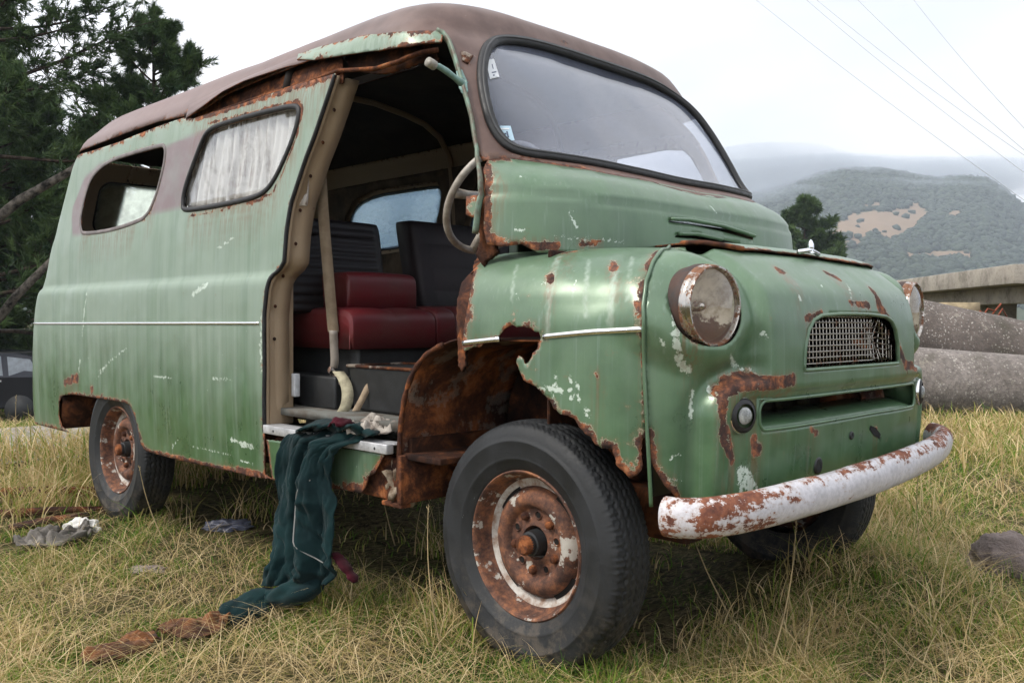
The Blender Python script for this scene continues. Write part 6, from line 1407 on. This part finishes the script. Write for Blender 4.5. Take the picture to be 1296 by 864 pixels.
for i in range(nv+1):
    v_ = i/nv
    for j in range(nu+1):
        u_ = j/nu; y_ = float(cy_[0](v_)*(1-u_)+cy_[1](v_)*u_); px = float(co[0](v_)*(1-u_)+co[2](v_)*u_)+1.5*mn.noise(Vector((u_*4, v_*9, 4))); py = float(co[1](v_)*(1-u_)+co[3](v_)*u_)+2*mn.noise(Vector((u_*5, v_*7, 9)))
        if v_ < .20: p = at(px, py, z=.60-.0*v_) if v_ < .17 else at(px, py, z=.60).lerp(at(px, py, y=y_), (v_-.17)/.03)
        else: p = at(px, py, y=y_)
        k = sstep(.12, .3, v_); uu = u_+.10*mn.noise(Vector((u_*2.5, v_*3.5, 7)))
        f1 = mn.noise(Vector((uu*4.2+v_*.8, v_*1.5, 1))); f2 = 1-2*abs(mn.noise(Vector((uu*10+v_*2.2, v_*2.0, 5)))); f3 = 1-2*abs(mn.noise(Vector((uu*7-v_*3, v_*8, 12)))); f4 = 1-2*abs(mn.noise(Vector((u_*24, v_*14, 3))))
        d = (.085*f1+.013*f2*(.3+abs(mn.noise(Vector((u_*3, v_*3, 31))))*2.5)+.014*f3*(.3+v_)+.003*f4)*(k+.25)
        e = 1-abs(2*u_-1)**5; nrm = Vector((.15, -1, .15)) if v_ > .2 else Vector((0, -.2, 1)); V.append(p+nrm*(d*.9+.020*e))
F = [(i*(nu+1)+j, (i+1)*(nu+1)+j, (i+1)*(nu+1)+j+1, i*(nu+1)+j+1) for i in range(nv) for j in range(nu)]
V_J = [tuple(v) for v in V]; jk = mesh('green_jacket', V, F, [JM]); add_solid(jk, .010, None, 0); tag(jk, 'dark teal fleece jacket hanging over the door sill with one sleeve trailing in the grass', 'jacket')
def sleeve(name, pts, r, mat, seed, flat=(1, .55), n=40):
    k_ = MB(); q = chaikin([tuple(p) for p in pts], 3, False); ra = list(np.interp(np.linspace(0, 1, len(q)), np.linspace(0, 1, len(r)), r)); k_.tube(q, ra, n, flat=flat, up=(RT[0]*.2, RT[1]*.2, 1)); V = []
    for i, v in enumerate(k_.V):
        c = Vector(q[min(i//n, len(q)-1)]); d = Vector(v)-c; l_ = i//n/len(q)*8; k = 1+.42*mn.noise(Vector((d.x*26, l_*.9, d.z*26+seed)))+.16*mn.noise(Vector((d.x*60, l_*2.2, d.z*60+seed))); V.append(c+d*k)
    return mesh(name, V, k_.F, [mat], jk)
sleeve('sleeve', [at(400, 700, y=-.93), at(392, 735, y=-.97), at(372, 750, y=-1.02), gpt(345, 756, .05), gpt(312, 768, .045), gpt(283, 784, .03)], [.05, .055, .055, .05, .048, .05, .035], JM, 7, (.75, 1))
sleeve('cuff', [at(424, 700, y=-.93), at(434, 712, y=-.935), at(442, 724, y=-.93), at(450, 736, y=-.925)], [.014, .022, .024, .014], MAR, 5, (.45, 1))
crumple('collar', [tuple(at(420, 541, z=.625)), tuple(at(430, 538, z=.63)), tuple(at(443, 536, z=.625))], [.02, .035, .015], MAR, '', '', .012, 2, .012, 20, .008, 30, jk)
jv = lambda u_, v_: Vector(V_J[int(round(v_*nv))*(nu+1)+int(round(u_*nu))])+Vector((.003, -.012, 0))
k_ = MB(); k_.tube([tuple(p) for p in chaikin([tuple(jv(a, b_)) for a, b_ in ((.86, .46), (.74, .50), (.64, .56), (.60, .63), (.60, .70), (.64, .77), (.72, .82), (.84, .85))], 2, False)], .0016, 6, flat=(1.4, .7)); k_.build('zip', ZIP, jk)

# ------------------------------------------------------------------ haze and hill mist
def vol(name, V, F, dens, label=None):
    m_ = bpy.data.materials.new(name+'_air'); m_.use_nodes = True; t = m_.node_tree; t.nodes.clear(); o_ = t.nodes.new('ShaderNodeOutputMaterial'); p = t.nodes.new('ShaderNodeVolumePrincipled'); p.inputs['Color'].default_value = (.80, .89, 1, 1); p.inputs['Density'].default_value = dens; p.inputs['Anisotropy'].default_value = .0
    t.links.new(p.outputs[0], o_.inputs['Volume']); o = mesh(name, V, F, [m_], smooth=False); tag(o, kind='stuff'); return o
hb = MB(); f2 = Vector((FW[0], FW[1], 0)).normalized(); r2 = Vector((RT[0], RT[1], 0)).normalized(); cc = Vector((CL[0], CL[1], 0))+f2*700; hb.obox(cc+Vector((0, 0, 131)), r2*3800, f2*1700, (0, 0, 139))
HAZE = vol('haze', hb.V, hb.F, .00042)
V_, F_ = ico(3)
for px, py, d_, a, b_, c_, dens in ((1120, 240, 1010, 120, 40, 12, .006), (980, 250, 980, 80, 40, 16, .006), (1055, 226, 1130, 170, 80, 30, .010), (1150, 226, 1180, 160, 80, 28, .009), (960, 228, 1100, 150, 80, 40, .010), (1245, 226, 1200, 130, 80, 26, .008), (1000, 244, 1040, 90, 50, 22, .006), (1095, 244, 1050, 80, 40, 13, .006), (1205, 240, 1080, 80, 40, 13, .006), (1150, 252, 1000, 50, 25, 7, .005), (1040, 256, 1000, 50, 25, 8, .005)):
    c = atd(px, py, d_); VV = []
    for v in V_:
        k = 1+.35*mn.fractal(Vector((v[0]*1.6+px, v[1]*1.6, v[2]*1.6)), 1, 2, 4); VV.append(c+r2*v[0]*a*k+f2*v[1]*b_*k+Vector((0, 0, v[2]*c_*k)))
    vol('hill_mist', VV, [tuple(f) for f in F_], dens)
